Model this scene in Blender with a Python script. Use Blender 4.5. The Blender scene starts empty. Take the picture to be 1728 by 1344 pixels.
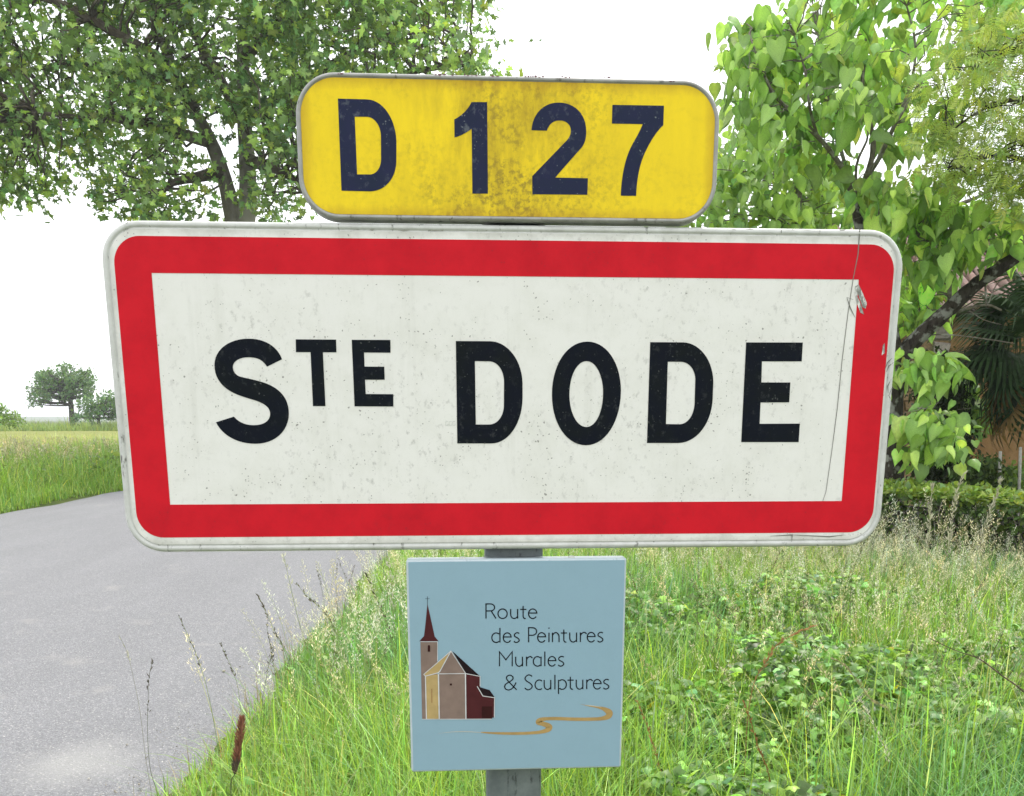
import bpy, math, random
import numpy as np
from mathutils import Vector, Matrix
from mathutils.geometry import tessellate_polygon

random.seed(7)
RNG = np.random.default_rng(11)
scene = bpy.context.scene
COL = scene.collection

# ------------------------------------------------------------------ camera, world, sun, exposure
FPX, CX, CY, EYE = 1660.0, 864.0, 1105.0, 1.6
PITCH = math.atan((CY - 708.0) / FPX)
cam_d = bpy.data.cameras.new('camera')
cam = bpy.data.objects.new('camera', cam_d)
COL.objects.link(cam)
cam.location = (0, 0, EYE)
cam.rotation_euler = (math.pi / 2 - PITCH, 0, 0)
cam_d.sensor_fit = 'HORIZONTAL'
cam_d.sensor_width = 36.0
cam_d.lens = 36.0 * FPX / 1728.0
cam_d.shift_y = (CY - 672.0) / 1728.0
cam_d.clip_start = 0.05
cam_d.clip_end = 6000
scene.camera = cam

SUN_EL, SUN_AZ = math.radians(60), math.radians(28)      # high, in front of the camera a little to the right
world = bpy.data.worlds.new('World')
scene.world = world
world.use_nodes = True
wn = world.node_tree
wn.nodes.clear()
w_out = wn.nodes.new('ShaderNodeOutputWorld')
w_bg = wn.nodes.new('ShaderNodeBackground')
w_sky = wn.nodes.new('ShaderNodeTexSky')
w_sky.sky_type = 'NISHITA'
w_sky.sun_disc = False
w_sky.sun_elevation = SUN_EL
w_sky.sun_rotation = SUN_AZ
w_sky.dust_density = 4.0
w_mix = wn.nodes.new('ShaderNodeMixRGB')
w_mix.inputs[0].default_value = 0.88
w_mix.inputs[2].default_value = (11.3, 11.5, 11.7, 1)     # overcast veil
w_bg.inputs[1].default_value = 0.1
wn.links.new(w_sky.outputs[0], w_mix.inputs[1])
wn.links.new(w_mix.outputs[0], w_bg.inputs[0])
wn.links.new(w_bg.outputs[0], w_out.inputs[0])

sun_d = bpy.data.lights.new('sun', 'SUN')
sun_d.energy = 1.5
sun_d.angle = math.radians(12)
sun_d.color = (1.0, 0.96, 0.88)
sun = bpy.data.objects.new('sun', sun_d)
COL.objects.link(sun)
sdir = Vector((math.sin(SUN_AZ) * math.cos(SUN_EL), math.cos(SUN_AZ) * math.cos(SUN_EL), math.sin(SUN_EL)))
sun.rotation_euler = sdir.to_track_quat('Z', 'Y').to_euler()
sun.location = (0, 0, 30)

scene.view_settings.view_transform = 'Standard'
scene.view_settings.look = 'None'
scene.view_settings.exposure = 0.97
scene.view_settings.gamma = 1.0
scene.view_settings.use_curve_mapping = False
HAZE = 0.0006
scene.cycles.max_bounces = 8
scene.cycles.diffuse_bounces = 4
scene.cycles.transmission_bounces = 4


# ------------------------------------------------------------------ geometry of the view, used only to read positions off the photograph
def at(px, py, Y):
    """the world point that lies at distance Y (metres north of the camera) and is seen at photo pixel px, py"""
    u = (px - CX) / FPX
    v = -(py - CY) / FPX
    d = (u, math.cos(PITCH) + v * math.sin(PITCH), -math.sin(PITCH) + v * math.cos(PITCH))
    s = Y / d[1]
    return Vector((d[0] * s, Y, EYE + d[2] * s))


# ------------------------------------------------------------------ object helpers
def link(o, parent=None):
    COL.objects.link(o)
    if parent is not None:
        o.parent = parent
    return o


def tag(o, label=None, cat=None, group=None, kind=None):
    if label: o['label'] = label
    if cat: o['category'] = cat
    if group: o['group'] = group
    if kind: o['kind'] = kind
    return o


def empty(name, loc, label, cat, group=None, rot=None):
    o = bpy.data.objects.new(name, None)
    o.empty_display_size = 0.1
    o.location = loc
    if rot is not None:
        o.rotation_euler = rot
    COL.objects.link(o)
    return tag(o, label, cat, group)


class MB:
    """collects vertices, faces and a colour per vertex, then links them as one mesh object"""
    def __init__(self):
        self.v, self.f, self.c = [], [], []
        self.sharp = False

    def add(self, verts, faces, col=(1, 1, 1)):
        n = len(self.v)
        self.v.extend([tuple(p) for p in verts])
        self.f.extend([tuple(i + n for i in f) for f in faces])
        if len(verts) and isinstance(col, list):
            self.c.extend(col)
        else:
            self.c.extend([col] * len(verts))

    def box(self, c, s, col=(1, 1, 1), rot=None):
        x, y, z = s[0] / 2, s[1] / 2, s[2] / 2
        vs = [Vector(p) for p in ((-x, -y, -z), (x, -y, -z), (x, y, -z), (-x, y, -z), (-x, -y, z), (x, -y, z), (x, y, z), (-x, y, z))]
        if rot is not None:
            vs = [rot @ p for p in vs]
        vs = [p + Vector(c) for p in vs]
        self.add(vs, [(0, 3, 2, 1), (4, 5, 6, 7), (0, 1, 5, 4), (1, 2, 6, 5), (2, 3, 7, 6), (3, 0, 4, 7)], col)

    def tube(self, pts, radii, n=6, col=(1, 1, 1), cap=True, wob=0.0):
        pts = [Vector(p) for p in pts]
        up = Vector((0.31, 0.17, 0.94))
        rings = []
        for i, p in enumerate(pts):
            a = pts[max(i - 1, 0)]; b = pts[min(i + 1, len(pts) - 1)]
            t = (b - a).normalized()
            x = t.cross(up)
            if x.length < 1e-3:
                x = t.cross(Vector((1, 0, 0)))
            x.normalize(); y = t.cross(x).normalized()
            r = radii[i] if hasattr(radii, '__len__') else radii
            rings.append([p + (x * math.cos(2 * math.pi * k / n) + y * math.sin(2 * math.pi * k / n)) * r * (1 + (random.uniform(-wob, wob) if wob else 0)) for k in range(n)])
        vs = [q for r_ in rings for q in r_]
        fs = []
        for i in range(len(pts) - 1):
            for k in range(n):
                fs.append((i * n + k, i * n + (k + 1) % n, (i + 1) * n + (k + 1) % n, (i + 1) * n + k))
        if cap:
            fs.append(tuple(range(n - 1, -1, -1)))
            fs.append(tuple((len(pts) - 1) * n + k for k in range(n)))
        self.add(vs, fs, col)

    def mesh(self, name, mat, smooth=False):
        me = bpy.data.meshes.new(name)
        me.from_pydata(self.v, [], self.f)
        a = me.color_attributes.new('col', 'FLOAT_COLOR', 'POINT')
        a.data.foreach_set('color', np.c_[np.array(self.c, np.float32).reshape(-1, 3), np.ones(len(self.c), np.float32)].ravel())
        if mat: me.materials.append(mat)
        if smooth:
            me.polygons.foreach_set('use_smooth', [True] * len(me.polygons))
        me.update()
        return me

    def build(self, name, mat, parent=None, smooth=False):
        o = bpy.data.objects.new(name, self.mesh(name, mat, smooth))
        return link(o, parent)


def np_mesh(name, V, tris, C, mat, smooth=False):
    """V (n,3), tris (m,3), C (n,3) straight into a mesh"""
    me = bpy.data.meshes.new(name)
    me.vertices.add(len(V)); me.vertices.foreach_set('co', V.astype(np.float32).ravel())
    m = len(tris)
    me.loops.add(m * 3); me.loops.foreach_set('vertex_index', tris.astype(np.int32).ravel())
    me.polygons.add(m); me.polygons.foreach_set('loop_start', np.arange(0, m * 3, 3, dtype=np.int32))
    try:
        me.polygons.foreach_set('loop_total', np.full(m, 3, dtype=np.int32))
    except Exception:
        pass
    if smooth:
        me.polygons.foreach_set('use_smooth', np.ones(m, dtype=bool))
    a = me.color_attributes.new('col', 'FLOAT_COLOR', 'POINT')
    a.data.foreach_set('color', np.c_[C, np.ones(len(C))].astype(np.float32).ravel())
    me.materials.append(mat)
    me.update(); me.validate()
    return me


def bake(parts):
    """parts: list of (proto (V,T,C), mats (k,3,3), locs (k,3), tints (k,3)); returns V,T,C"""
    Vs, Ts, Cs, off = [], [], [], 0
    for (pv, pt, pc), M, L, K in parts:
        k = len(L)
        if k == 0: continue
        v = np.einsum('kij,nj->kni', M, pv) + L[:, None, :]
        t = pt[None] + (np.arange(k) * len(pv))[:, None, None] + off
        c = pc[None] * K[:, None, :]
        Vs.append(v.reshape(-1, 3)); Ts.append(t.reshape(-1, 3)); Cs.append(c.reshape(-1, 3))
        off += k * len(pv)
    return np.concatenate(Vs), np.concatenate(Ts), np.concatenate(Cs)


def rotz(a):
    c, s = np.cos(a), np.sin(a); z = np.zeros_like(a); o = np.ones_like(a)
    return np.stack([np.stack([c, -s, z], -1), np.stack([s, c, z], -1), np.stack([z, z, o], -1)], -2)


def rotx(a):
    c, s = np.cos(a), np.sin(a); z = np.zeros_like(a); o = np.ones_like(a)
    return np.stack([np.stack([o, z, z], -1), np.stack([z, c, -s], -1), np.stack([z, s, c], -1)], -2)


def roty(a):
    c, s = np.cos(a), np.sin(a); z = np.zeros_like(a); o = np.ones_like(a)
    return np.stack([np.stack([c, z, s], -1), np.stack([z, o, z], -1), np.stack([-s, z, c], -1)], -2)


def tints(n, spread=0.25, warm=0.18):
    b = np.exp(RNG.normal(0, spread, n))
    w = RNG.normal(0, warm, n)
    return np.stack([b * np.exp(w), b * np.exp(w * 0.25), b * np.exp(-w)], -1)


def proto(verts, faces, col):
    V = np.array(verts, float)
    T = []
    for f in faces:
        for i in range(1, len(f) - 1):
            T.append((f[0], f[i], f[i + 1]))
    C = np.array(col, float)
    if C.ndim == 1:
        C = np.repeat(C[None], len(V), 0)
    return V, np.array(T), C


# ------------------------------------------------------------------ materials
class NT:
    def __init__(self, name):
        self.m = bpy.data.materials.new(name)
        self.m.use_nodes = True
        self.t = self.m.node_tree
        self.t.nodes.clear()
        self.out = self.t.nodes.new('ShaderNodeOutputMaterial')

    def n(self, typ, **kw):
        nd = self.t.nodes.new(typ)
        for k, v in kw.items():
            if k.startswith('i_'):
                key = k[2:]
                nd.inputs[int(key) if key.isdigit() else key.replace('_', ' ')].default_value = v
            else:
                setattr(nd, k, v)
        return nd

    def l(self, a, b):
        self.t.links.new(a, b)

    def coords(self, scale=(1, 1, 1), kind='Object'):
        tc = self.n('ShaderNodeTexCoord'); mp = self.n('ShaderNodeMapping')
        mp.inputs['Scale'].default_value = scale
        self.l(tc.outputs[kind], mp.inputs[0])
        return mp.outputs[0]

    def noise(self, vec, scale, detail=4, rough=0.55, dist=0.0):
        nd = self.n('ShaderNodeTexNoise')
        nd.inputs['Scale'].default_value = scale; nd.inputs['Detail'].default_value = detail
        nd.inputs['Roughness'].default_value = rough; nd.inputs['Distortion'].default_value = dist
        if vec is not None: self.l(vec, nd.inputs['Vector'])
        return nd.outputs[0]

    def ramp(self, fac, stops):
        r = self.n('ShaderNodeValToRGB')
        e = r.color_ramp.elements
        while len(e) > 1: e.remove(e[-1])
        for i, (p, c) in enumerate(stops):
            el = e[0] if i == 0 else e.new(p)
            el.position = p
            el.color = (c, c, c, 1) if not hasattr(c, '__len__') else (*c, 1)
        self.l(fac, r.inputs[0])
        return r.outputs[0]

    def mix(self, fac, a, b, mode='MIX'):
        m = self.n('ShaderNodeMixRGB', blend_type=mode)
        for i, x in ((0, fac), (1, a), (2, b)):
            if hasattr(x, 'is_linked') or hasattr(x, 'links'):
                self.l(x, m.inputs[i])
            elif i == 0:
                m.inputs[0].default_value = x
            else:
                m.inputs[i].default_value = (*x, 1)
        return m.outputs[0]

    def math(self, op, a, b=0.0):
        m = self.n('ShaderNodeMath', operation=op)
        for i, x in ((0, a), (1, b)):
            if hasattr(x, 'links'): self.l(x, m.inputs[i])
            else: m.inputs[i].default_value = x
        return m.outputs[0]

    def bsdf(self, col, rough=0.6, spec=0.4, metal=0.0, bump=None, bstr=0.3, bdist=0.01):
        b = self.n('ShaderNodeBsdfPrincipled')
        if hasattr(col, 'links'): self.l(col, b.inputs['Base Color'])
        else: b.inputs['Base Color'].default_value = (*col, 1)
        if hasattr(rough, 'links'): self.l(rough, b.inputs['Roughness'])
        else: b.inputs['Roughness'].default_value = rough
        b.inputs['Specular IOR Level'].default_value = spec
        b.inputs['Metallic'].default_value = metal
        if bump is not None:
            bp = self.n('ShaderNodeBump'); bp.inputs['Strength'].default_value = bstr; bp.inputs['Distance'].default_value = bdist
            self.l(bump, bp.inputs['Height']); self.l(bp.outputs[0], b.inputs['Normal'])
        self.l(b.outputs[0], self.out.inputs[0])
        return self.m


def leaf_mat(name, trans=0.45, rough=0.5, spec=0.3, tmul=(1.15, 1.2, 0.7)):
    """foliage: colour from the mesh attribute, thin translucent sheet"""
    N = NT(name)
    at_ = N.n('ShaderNodeAttribute', attribute_name='col')
    b = N.n('ShaderNodeBsdfPrincipled')
    b.inputs['Roughness'].default_value = rough
    b.inputs['Specular IOR Level'].default_value = spec
    vec = N.coords()
    nz = N.noise(vec, 30, 2)
    c = N.mix(0.35, at_.outputs['Color'], N.ramp(nz, [(0.3, 0.55), (0.7, 1.35)]), 'MULTIPLY')
    N.l(c, b.inputs['Base Color'])
    tr = N.n('ShaderNodeBsdfTranslucent')
    N.l(N.mix(1.0, c, tmul, 'MULTIPLY'), tr.inputs[0])
    mx = N.n('ShaderNodeMixShader'); mx.inputs[0].default_value = trans
    N.l(b.outputs[0], mx.inputs[1]); N.l(tr.outputs[0], mx.inputs[2])
    N.l(mx.outputs[0], N.out.inputs[0])
    return N.m


M = {}
M['leaf'] = leaf_mat('leaf', 0.42, 0.4, 0.5)
M['plane_leaf'] = leaf_mat('plane_leaf', 0.36, 0.42, 0.45)
M['grass'] = leaf_mat('grass_blade', 0.38, 0.45, 0.35)
M['seed'] = leaf_mat('seed_head', 0.3, 0.7, 0.2, (1, 1, 0.9))
M['dark_leaf'] = leaf_mat('dark_leaf', 0.2, 0.7, 0.12)


def bark(name, c1, c2, c3, sc=6, stretch=(1, 1, 0.35), b=0.6):
    N = NT(name)
    v = N.coords(stretch)
    n1 = N.noise(v, sc, 6, 0.65, 0.4); n2 = N.noise(N.coords(), sc * 0.45, 3, 0.5)
    c = N.ramp(n1, [(0.32, c1), (0.55, c2)])
    c = N.mix(N.ramp(n2, [(0.52, 0), (0.62, 1)]), c, c3)
    return N.bsdf(c, 0.9, 0.15, bump=n1, bstr=b, bdist=0.02)


M['plane_bark'] = bark('plane_tree_bark', (0.10, 0.09, 0.07), (0.20, 0.185, 0.155), (0.30, 0.285, 0.24), 2.5, (1, 1, 0.6), 0.2)
M['dark_bark'] = bark('dark_bark', (0.012, 0.009, 0.007), (0.05, 0.042, 0.035), (0.22, 0.22, 0.2), 22)
M['grey_twig'] = bark('grey_twig', (0.08, 0.07, 0.055), (0.17, 0.15, 0.12), (0.26, 0.25, 0.22), 25, (1, 1, 1), 0.3)


def attr_mat(name, rough=0.85, spec=0.2, sc=40, lo=0.7, hi=1.25, bstr=0.4, bd=0.004, sc2=None):
    N = NT(name)
    a = N.n('ShaderNodeAttribute', attribute_name='col')
    v = N.coords()
    n1 = N.noise(v, sc, 6, 0.65)
    c = N.mix(1.0, a.outputs['Color'], N.ramp(n1, [(0.3, lo), (0.7, hi)]), 'MULTIPLY')
    if sc2:
        n2 = N.noise(v, sc2, 4, 0.6)
        c = N.mix(1.0, c, N.ramp(n2, [(0.35, 0.75), (0.65, 1.15)]), 'MULTIPLY')
    return N.bsdf(c, rough, spec, bump=n1, bstr=bstr, bdist=bd)


M['stone'] = attr_mat('rubble_stone', sc=18, bstr=0.8, bd=0.02)
M['tile'] = attr_mat('clay_tile', sc=25, lo=0.5, hi=1.0, bstr=0.4, sc2=5)
M['wood'] = attr_mat('grey_wood', sc=30)

# sign materials (object coordinates = metres on the sign plane: x along it, z up)
def sign_mat(name, base, speck, amount=0.6, rough=0.4, grime=(0.5, 0.5, 0.45), gr=0.25, spec=0.4, edge=False):
    N = NT(name)
    v = N.coords()
    big = N.noise(v, 5.0, 4, 0.6)
    fine = N.noise(N.coords((1, 1, 0.8)), 95, 5, 0.7)
    mid = N.noise(v, 16, 5, 0.7)
    # grime cloud
    c = N.mix(N.math('MULTIPLY', N.ramp(mid, [(0.42, 0), (0.75, 1)]), gr), base, grime)
    # scattered specks, denser in patches
    vor = N.n('ShaderNodeTexVoronoi'); vor.inputs['Scale'].default_value = 250; vor.inputs['Randomness'].default_value = 1
    dv = N.n('ShaderNodeVectorMath', operation='ADD')
    wob = N.n('ShaderNodeTexNoise'); wob.inputs['Scale'].default_value = 160
    N.l(v, wob.inputs['Vector'])
    sc_ = N.n('ShaderNodeVectorMath', operation='SCALE'); sc_.inputs['Scale'].default_value = 0.006
    N.l(wob.outputs['Color'], sc_.inputs[0]); N.l(v, dv.inputs[0]); N.l(sc_.outputs[0], dv.inputs[1])
    N.l(dv.outputs[0], vor.inputs['Vector'])
    sep = N.n('ShaderNodeSeparateColor'); N.l(vor.outputs['Color'], sep.inputs[0])
    thr = N.math('SUBTRACT', N.math('MULTIPLY', sep.outputs[0], 0.62), N.math('SUBTRACT', 0.52 , N.math('MULTIPLY', N.ramp(mid, [(0.38, 0), (0.62, 1)]), 0.30)))
    dots = N.ramp(N.math('SUBTRACT', thr, vor.outputs['Distance']), [(0.0, 0), (0.10, 1)])
    c = N.mix(N.math('MULTIPLY', dots, amount), c, speck)
    if edge:                                                  # grime gathers along the rim
        sx = N.n('ShaderNodeSeparateXYZ'); N.l(v, sx.inputs[0])
        ez = N.math('ABSOLUTE', N.math('SUBTRACT', sx.outputs[2], 0.1546)); ex = N.math('SUBTRACT', N.math('ABSOLUTE', N.math('SUBTRACT', sx.outputs[0], 0.4888)), 0.3314)
        e = N.math('ADD', N.math('MAXIMUM', ez, ex), N.math('MULTIPLY', N.math('SUBTRACT', mid, 0.5), 0.03))
        c = N.mix(N.math('MULTIPLY', N.ramp(e, [(0.203, 0), (0.214, 1)]), 0.6), c, (0.36, 0.36, 0.32))
        stv = N.noise(N.coords((1, 1, 0.06)), 38, 4, 0.7)
        c = N.mix(N.math('MULTIPLY', N.ramp(stv, [(0.56, 0), (0.74, 1)]), 0.16), c, (0.40, 0.40, 0.35))
    f2 = N.ramp(fine, [(0.55, 0), (0.68, 1)])
    c = N.mix(N.math('MULTIPLY', f2, N.math('MULTIPLY', N.ramp(big, [(0.4, 0), (0.6, 1)]), amount * 0.5)), c, speck)
    return N.bsdf(c, N.ramp(mid, [(0.3, rough), (0.7, min(1, rough + 0.25))]), spec)


M['sign_white'] = sign_mat('white_sheeting', (0.68, 0.675, 0.635), (0.17, 0.165, 0.15), 0.8, 0.55, (0.55, 0.55, 0.49), 0.5, 0.12, True)
M['sign_red'] = sign_mat('red_sheeting', (0.54, 0.009, 0.019), (0.25, 0.025, 0.03), 0.4, 0.45, (0.26, 0.007, 0.014), 0.4, 0.1)
M['sign_black'] = sign_mat('black_sheeting', (0.0045, 0.0065, 0.012), (0.09, 0.095, 0.09), 0.75, 0.6, (0.011, 0.014, 0.010), 0.7, 0.08)
M['sign_navy'] = sign_mat('navy_sheeting', (0.0165, 0.020, 0.052), (0.17, 0.19, 0.2), 0.9, 0.5, (0.017, 0.027, 0.037), 0.7, 0.1)
M['sign_blue'] = sign_mat('blue_enamel', (0.225, 0.345, 0.415), (0.20, 0.31, 0.36), 0.3, 0.35, (0.19, 0.30, 0.35), 0.3, 0.25)


def yellow_mat():
    N = NT('yellow_sheeting')
    v = N.coords()
    st = N.noise(N.coords((1, 1, 0.28)), 26, 6, 0.72)
    mid = N.noise(v, 9, 5, 0.7)
    fine = N.noise(v, 120, 4, 0.7)
    sx = N.n('ShaderNodeSeparateXYZ'); N.l(v, sx.inputs[0])
    # lichen and dirt concentrate in the middle of the plate and under its top edge
    cx = N.math('SUBTRACT', 1.0, N.math('MULTIPLY', N.math('ABSOLUTE', N.math('SUBTRACT', sx.outputs[0], 0.475)), 5.2))
    zone = N.math('MAXIMUM', N.math('ADD', cx, 0.15), 0.2)
    d1 = N.math('MULTIPLY', N.ramp(st, [(0.36, 0), (0.66, 1)]), zone)
    d2 = N.math('MULTIPLY', N.ramp(fine, [(0.46, 0), (0.62, 1)]), N.math('MULTIPLY', N.ramp(mid, [(0.4, 0), (0.58, 1)]), zone))
    c = N.mix(N.math('MULTIPLY', d1, 0.9), (0.78, 0.575, 0.018), (0.40, 0.28, 0.022))
    c = N.mix(N.math('MULTIPLY', d2, 0.7), c, (0.17, 0.125, 0.028))
    # rusty tide line just inside the rim
    ex = N.math('ABSOLUTE', N.math('SUBTRACT', sx.outputs[0], 0.485))
    ez = N.math('ABSOLUTE', N.math('SUBTRACT', sx.outputs[2], 0.469))
    e1 = N.math('MAXIMUM', N.math('SUBTRACT', ex, 0.193), ez)
    edge = N.ramp(N.math('ADD', e1, N.math('MULTIPLY', st, 0.018)), [(0.078, 0), (0.096, 1)])
    c = N.mix(N.math('MULTIPLY', edge, 0.55), c, (0.32, 0.16, 0.025))
    return N.bsdf(c, 0.5, 0.12)


M['sign_yellow'] = yellow_mat()


def metal_mat(name, c1, c2, c3, rough=0.55, metal=0.0, sc=30, thr=0.6):
    N = NT(name)
    v = N.coords()
    n1 = N.noise(v, sc, 6, 0.7); n2 = N.noise(N.coords((1, 1, 0.3)), sc * 3, 4, 0.7)
    c = N.mix(N.ramp(n1, [(0.35, 0), (0.6, 1)]), c1, c2)
    c = N.mix(N.ramp(n2, [(thr, 0), (thr + 0.08, 1)]), c, c3)
    return N.bsdf(c, rough, 0.5, metal, bump=n2, bstr=0.08, bdist=0.002)


M['rim'] = metal_mat('weathered_aluminium', (0.33, 0.33, 0.31), (0.24, 0.24, 0.225), (0.10, 0.095, 0.08), 0.55, 0.2)
M['plate_edge'] = metal_mat('white_lacquered_edge', (0.54, 0.55, 0.52), (0.44, 0.445, 0.415), (0.13, 0.13, 0.11), 0.5, 0.0)
M['post'] = metal_mat('galvanised_post', (0.17, 0.195, 0.195), (0.115, 0.135, 0.14), (0.05, 0.058, 0.058), 0.5, 0.3, 22, 0.57)
M['bluerim'] = metal_mat('skylit_blue_edge', (0.44, 0.50, 0.53), (0.38, 0.45, 0.48), (0.32, 0.38, 0.41), 0.35)  # edge lighter than the face: skylight on the upper lip put into the colour


def flat_mat(name, col, rough=0.5):
    N = NT(name)
    n1 = N.noise(N.coords(), 60, 3)
    return N.bsdf(N.mix(1.0, col, N.ramp(n1, [(0.3, 0.88), (0.7, 1.1)]), 'MULTIPLY'), rough, 0.12)


# ------------------------------------------------------------------ SETTING: ground, road, field, hills
def ground_mat():
    N = NT('meadow_ground')
    v = N.coords()
    n1 = N.noise(v, 0.8, 6, 0.7); n2 = N.noise(v, 25, 5, 0.7)
    c = N.mix(N.ramp(n1, [(0.35, 0), (0.65, 1)]), (0.05, 0.085, 0.018), (0.10, 0.13, 0.03))
    c = N.mix(N.ramp(n2, [(0.5, 0), (0.7, 1)]), c, (0.075, 0.06, 0.03))
    return N.bsdf(c, 0.95, 0.1, bump=n2, bstr=0.6, bdist=0.05)


def road_mat():
    N = NT('worn_asphalt')
    v = N.coords()
    grit = N.n('ShaderNodeTexVoronoi'); grit.inputs['Scale'].default_value = 150; N.l(v, grit.inputs['Vector'])
    sp = N.n('ShaderNodeSeparateColor'); N.l(grit.outputs['Color'], sp.inputs[0])
    f = N.noise(v, 160, 4, 0.75)
    big = N.noise(N.coords((1.2, 0.22, 1)), 1.6, 4, 0.6)
    patch = N.noise(v, 2.3, 4, 0.6)
    c = N.ramp(sp.outputs[0], [(0.0, (0.15, 0.15, 0.157)), (0.55, (0.20, 0.20, 0.21)), (0.93, (0.235, 0.235, 0.245)), (1.0, (0.40, 0.39, 0.37))])
    c = N.mix(1.0, c, N.ramp(f, [(0.35, 0.8), (0.65, 1.16)]), 'MULTIPLY')
    c = N.mix(1.0, c, N.ramp(big, [(0.38, 0.96), (0.62, 1.03)]), 'MULTIPLY')
    c = N.mix(N.math('MULTIPLY', N.ramp(patch, [(0.62, 0), (0.75, 1)]), 0.4), c, (0.31, 0.30, 0.28))
    sx = N.n('ShaderNodeVectorMath', operation='DISTANCE'); N.l(v, sx.inputs[0]); sx.inputs[1].default_value = (-2.05, 4.35, 0.05)
    worn = N.ramp(N.math('ADD', sx.outputs['Value'], N.math('ADD', N.math('MULTIPLY', patch, 0.6), N.math('MULTIPLY', f, 0.35))), [(0.5, 1), (0.86, 0)])
    c = N.mix(N.math('MULTIPLY', worn, 0.45), c, (0.36, 0.355, 0.34))
    h = N.math('ADD', grit.outputs['Distance'], N.math('MULTIPLY', f, 0.6))
    return N.bsdf(c, 0.85, 0.3, bump=h, bstr=0.7, bdist=0.006)


def sheet(name, xs, ys, zf, mat, kind='structure'):
    V = [(x, y, zf(x, y)) for y in ys for x in xs]
    nx = len(xs)
    F = [(j * nx + i, j * nx + i + 1, (j + 1) * nx + i + 1, (j + 1) * nx + i) for j in range(len(ys) - 1) for i in range(nx - 1)]
    m = MB(); m.add(V, F)
    o = m.build(name, mat, None, True)
    return tag(o, kind=kind)


def gz(x, y):
    """terrain: flat by the road, a gentle bank towards the hedge"""
    b = 0.0
    if x > -1.75:
        e = x + 1.46 + 0.07 * math.sin(y * 2.1) + 0.045 * math.sin(y * 5.3 + 1) + 0.03 * math.sin(y * 13.7) + 0.02 * math.sin(y * 29.0 + x * 9)
        b = max(-0.03, min(0.04, e * 0.22)) + 0.02
        b += 0.04 * max(0.0, min(1.0, (x + 1.0) / 1.0)) * (1 + 0.5 * math.sin(x * 1.3 + y * 0.7))
    if x < -9.0:
        b += 0.05 * min(1.0, (-9.0 - x))
    return -0.02 if -9.0 <= x <= -1.75 else b


xs = sorted(set([-1500, -700, -300, -120, -60, -30, -20, -14, -12, -11, -10.2, -9.6, -9.2, -9.0, -8.9] + [-8 + i for i in range(6)] + [-1.8 + 0.04 * i for i in range(22)] + [-0.9 + 0.25 * i for i in range(38)] + [9, 11, 14, 18, 25, 40, 90, 200, 500, 1500]))
ys = sorted(set([-60, -20, -8, -4] + [-2 + 0.1 * i for i in range(170)] + [15 + 0.5 * i for i in range(8)] + [19, 21, 24, 28, 34, 42, 55, 75, 110, 160, 250, 400, 700, 1200, 2200]))
sheet('ground', xs, ys, gz, ground_mat())
RX0, RX1 = -8.85, -1.05


def edge_wob(y):
    return 0.07 * math.sin(y * 0.9) + 0.05 * math.sin(y * 2.3 + 1) + 0.03 * math.sin(y * 5.1)


m = MB()
ysr = [-40, -20, -8] + [-4 + 0.3 * i for i in range(120)] + [33, 36, 40, 50, 70, 100, 160, 300]
V, F = [], []
for j, y in enumerate(ysr):
    for i in range(7):
        t = i / 6
        x = RX0 + (RX1 + edge_wob(y) - RX0) * t
        if i == 0: x += edge_wob(y * 0.6 + 5)
        V.append((x, y, 0.012 + 0.05 * (1 - (2 * t - 1) ** 4)))
    if j:
        for i in range(6):
            a = (j - 1) * 7 + i
            F.append((a, a + 1, a + 8, a + 7))
m.add(V, F)
tag(m.build('road', road_mat(), None, True), 'worn light grey asphalt country road running away on the left', kind='structure')


def field_mat():
    N = NT('ripening_field')
    v = N.coords()
    n1 = N.noise(N.coords((0.15, 1, 1)), 1.2, 5, 0.7); n2 = N.noise(v, 6, 4, 0.7)
    c = N.mix(N.ramp(n1, [(0.35, 0), (0.65, 1)]), (0.26, 0.29, 0.08), (0.35, 0.36, 0.13))
    c = N.mix(1.0, c, N.ramp(n2, [(0.3, 0.8), (0.7, 1.15)]), 'MULTIPLY')
    return N.bsdf(c, 0.95, 0.05, bump=n2, bstr=1.0, bdist=0.3)


fx = [-260, -160, -100, -70, -50, -38, -30, -24, -19, -15]
fy = [28, 32, 38, 46, 56, 68, 82, 98]
sheet('field', fx, fy, lambda x, y: 0.50 + 0.04 * math.sin(x * 0.3) * math.sin(y * 0.2), field_mat())

# low far hills, one ridge
N = NT('far_wooded_hills')
hv = N.noise(N.coords(), 0.02, 5, 0.7)
hm = N.bsdf(N.mix(N.ramp(hv, [(0.4, 0), (0.6, 1)]), (0.05, 0.08, 0.04), (0.12, 0.15, 0.06)), 0.95, 0.05)
m = MB()
V, F = [], []
rows = [(1250, 0.0), (1350, 0.45), (1480, 1.0), (1650, 0.7), (1900, 0.0)]
nh = 90
for j, (yy, hh) in enumerate(rows):
    for i in range(nh + 1):
        a = math.radians(-62 + 124 * i / nh)
        h = 5.5 + 2.2 * math.sin(a * 7) + 1.2 * math.sin(a * 17 + 1) + 0.7 * math.sin(a * 39)
        V.append((yy * math.sin(a), yy * math.cos(a), h * hh - 0.5))
    if j:
        for i in range(nh):
            a = (j - 1) * (nh + 1) + i
            F.append((a, a + 1, a + nh + 2, a + nh + 1))
m.add(V, F)
tag(m.build('hills', hm, None, True), kind='structure')

# the air
m = MB(); m.box((0, 1150, 15.2), (3200, 2500, 33.4))
N = NT('humid_air')
pv = N.n('ShaderNodeVolumePrincipled')
pv.inputs['Color'].default_value = (0.93, 0.96, 1.0, 1); pv.inputs['Density'].default_value = HAZE
N.l(pv.outputs[0], N.out.inputs['Volume'])
if HAZE > 0:
    tag(m.build('haze', N.m), kind='stuff')

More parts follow.
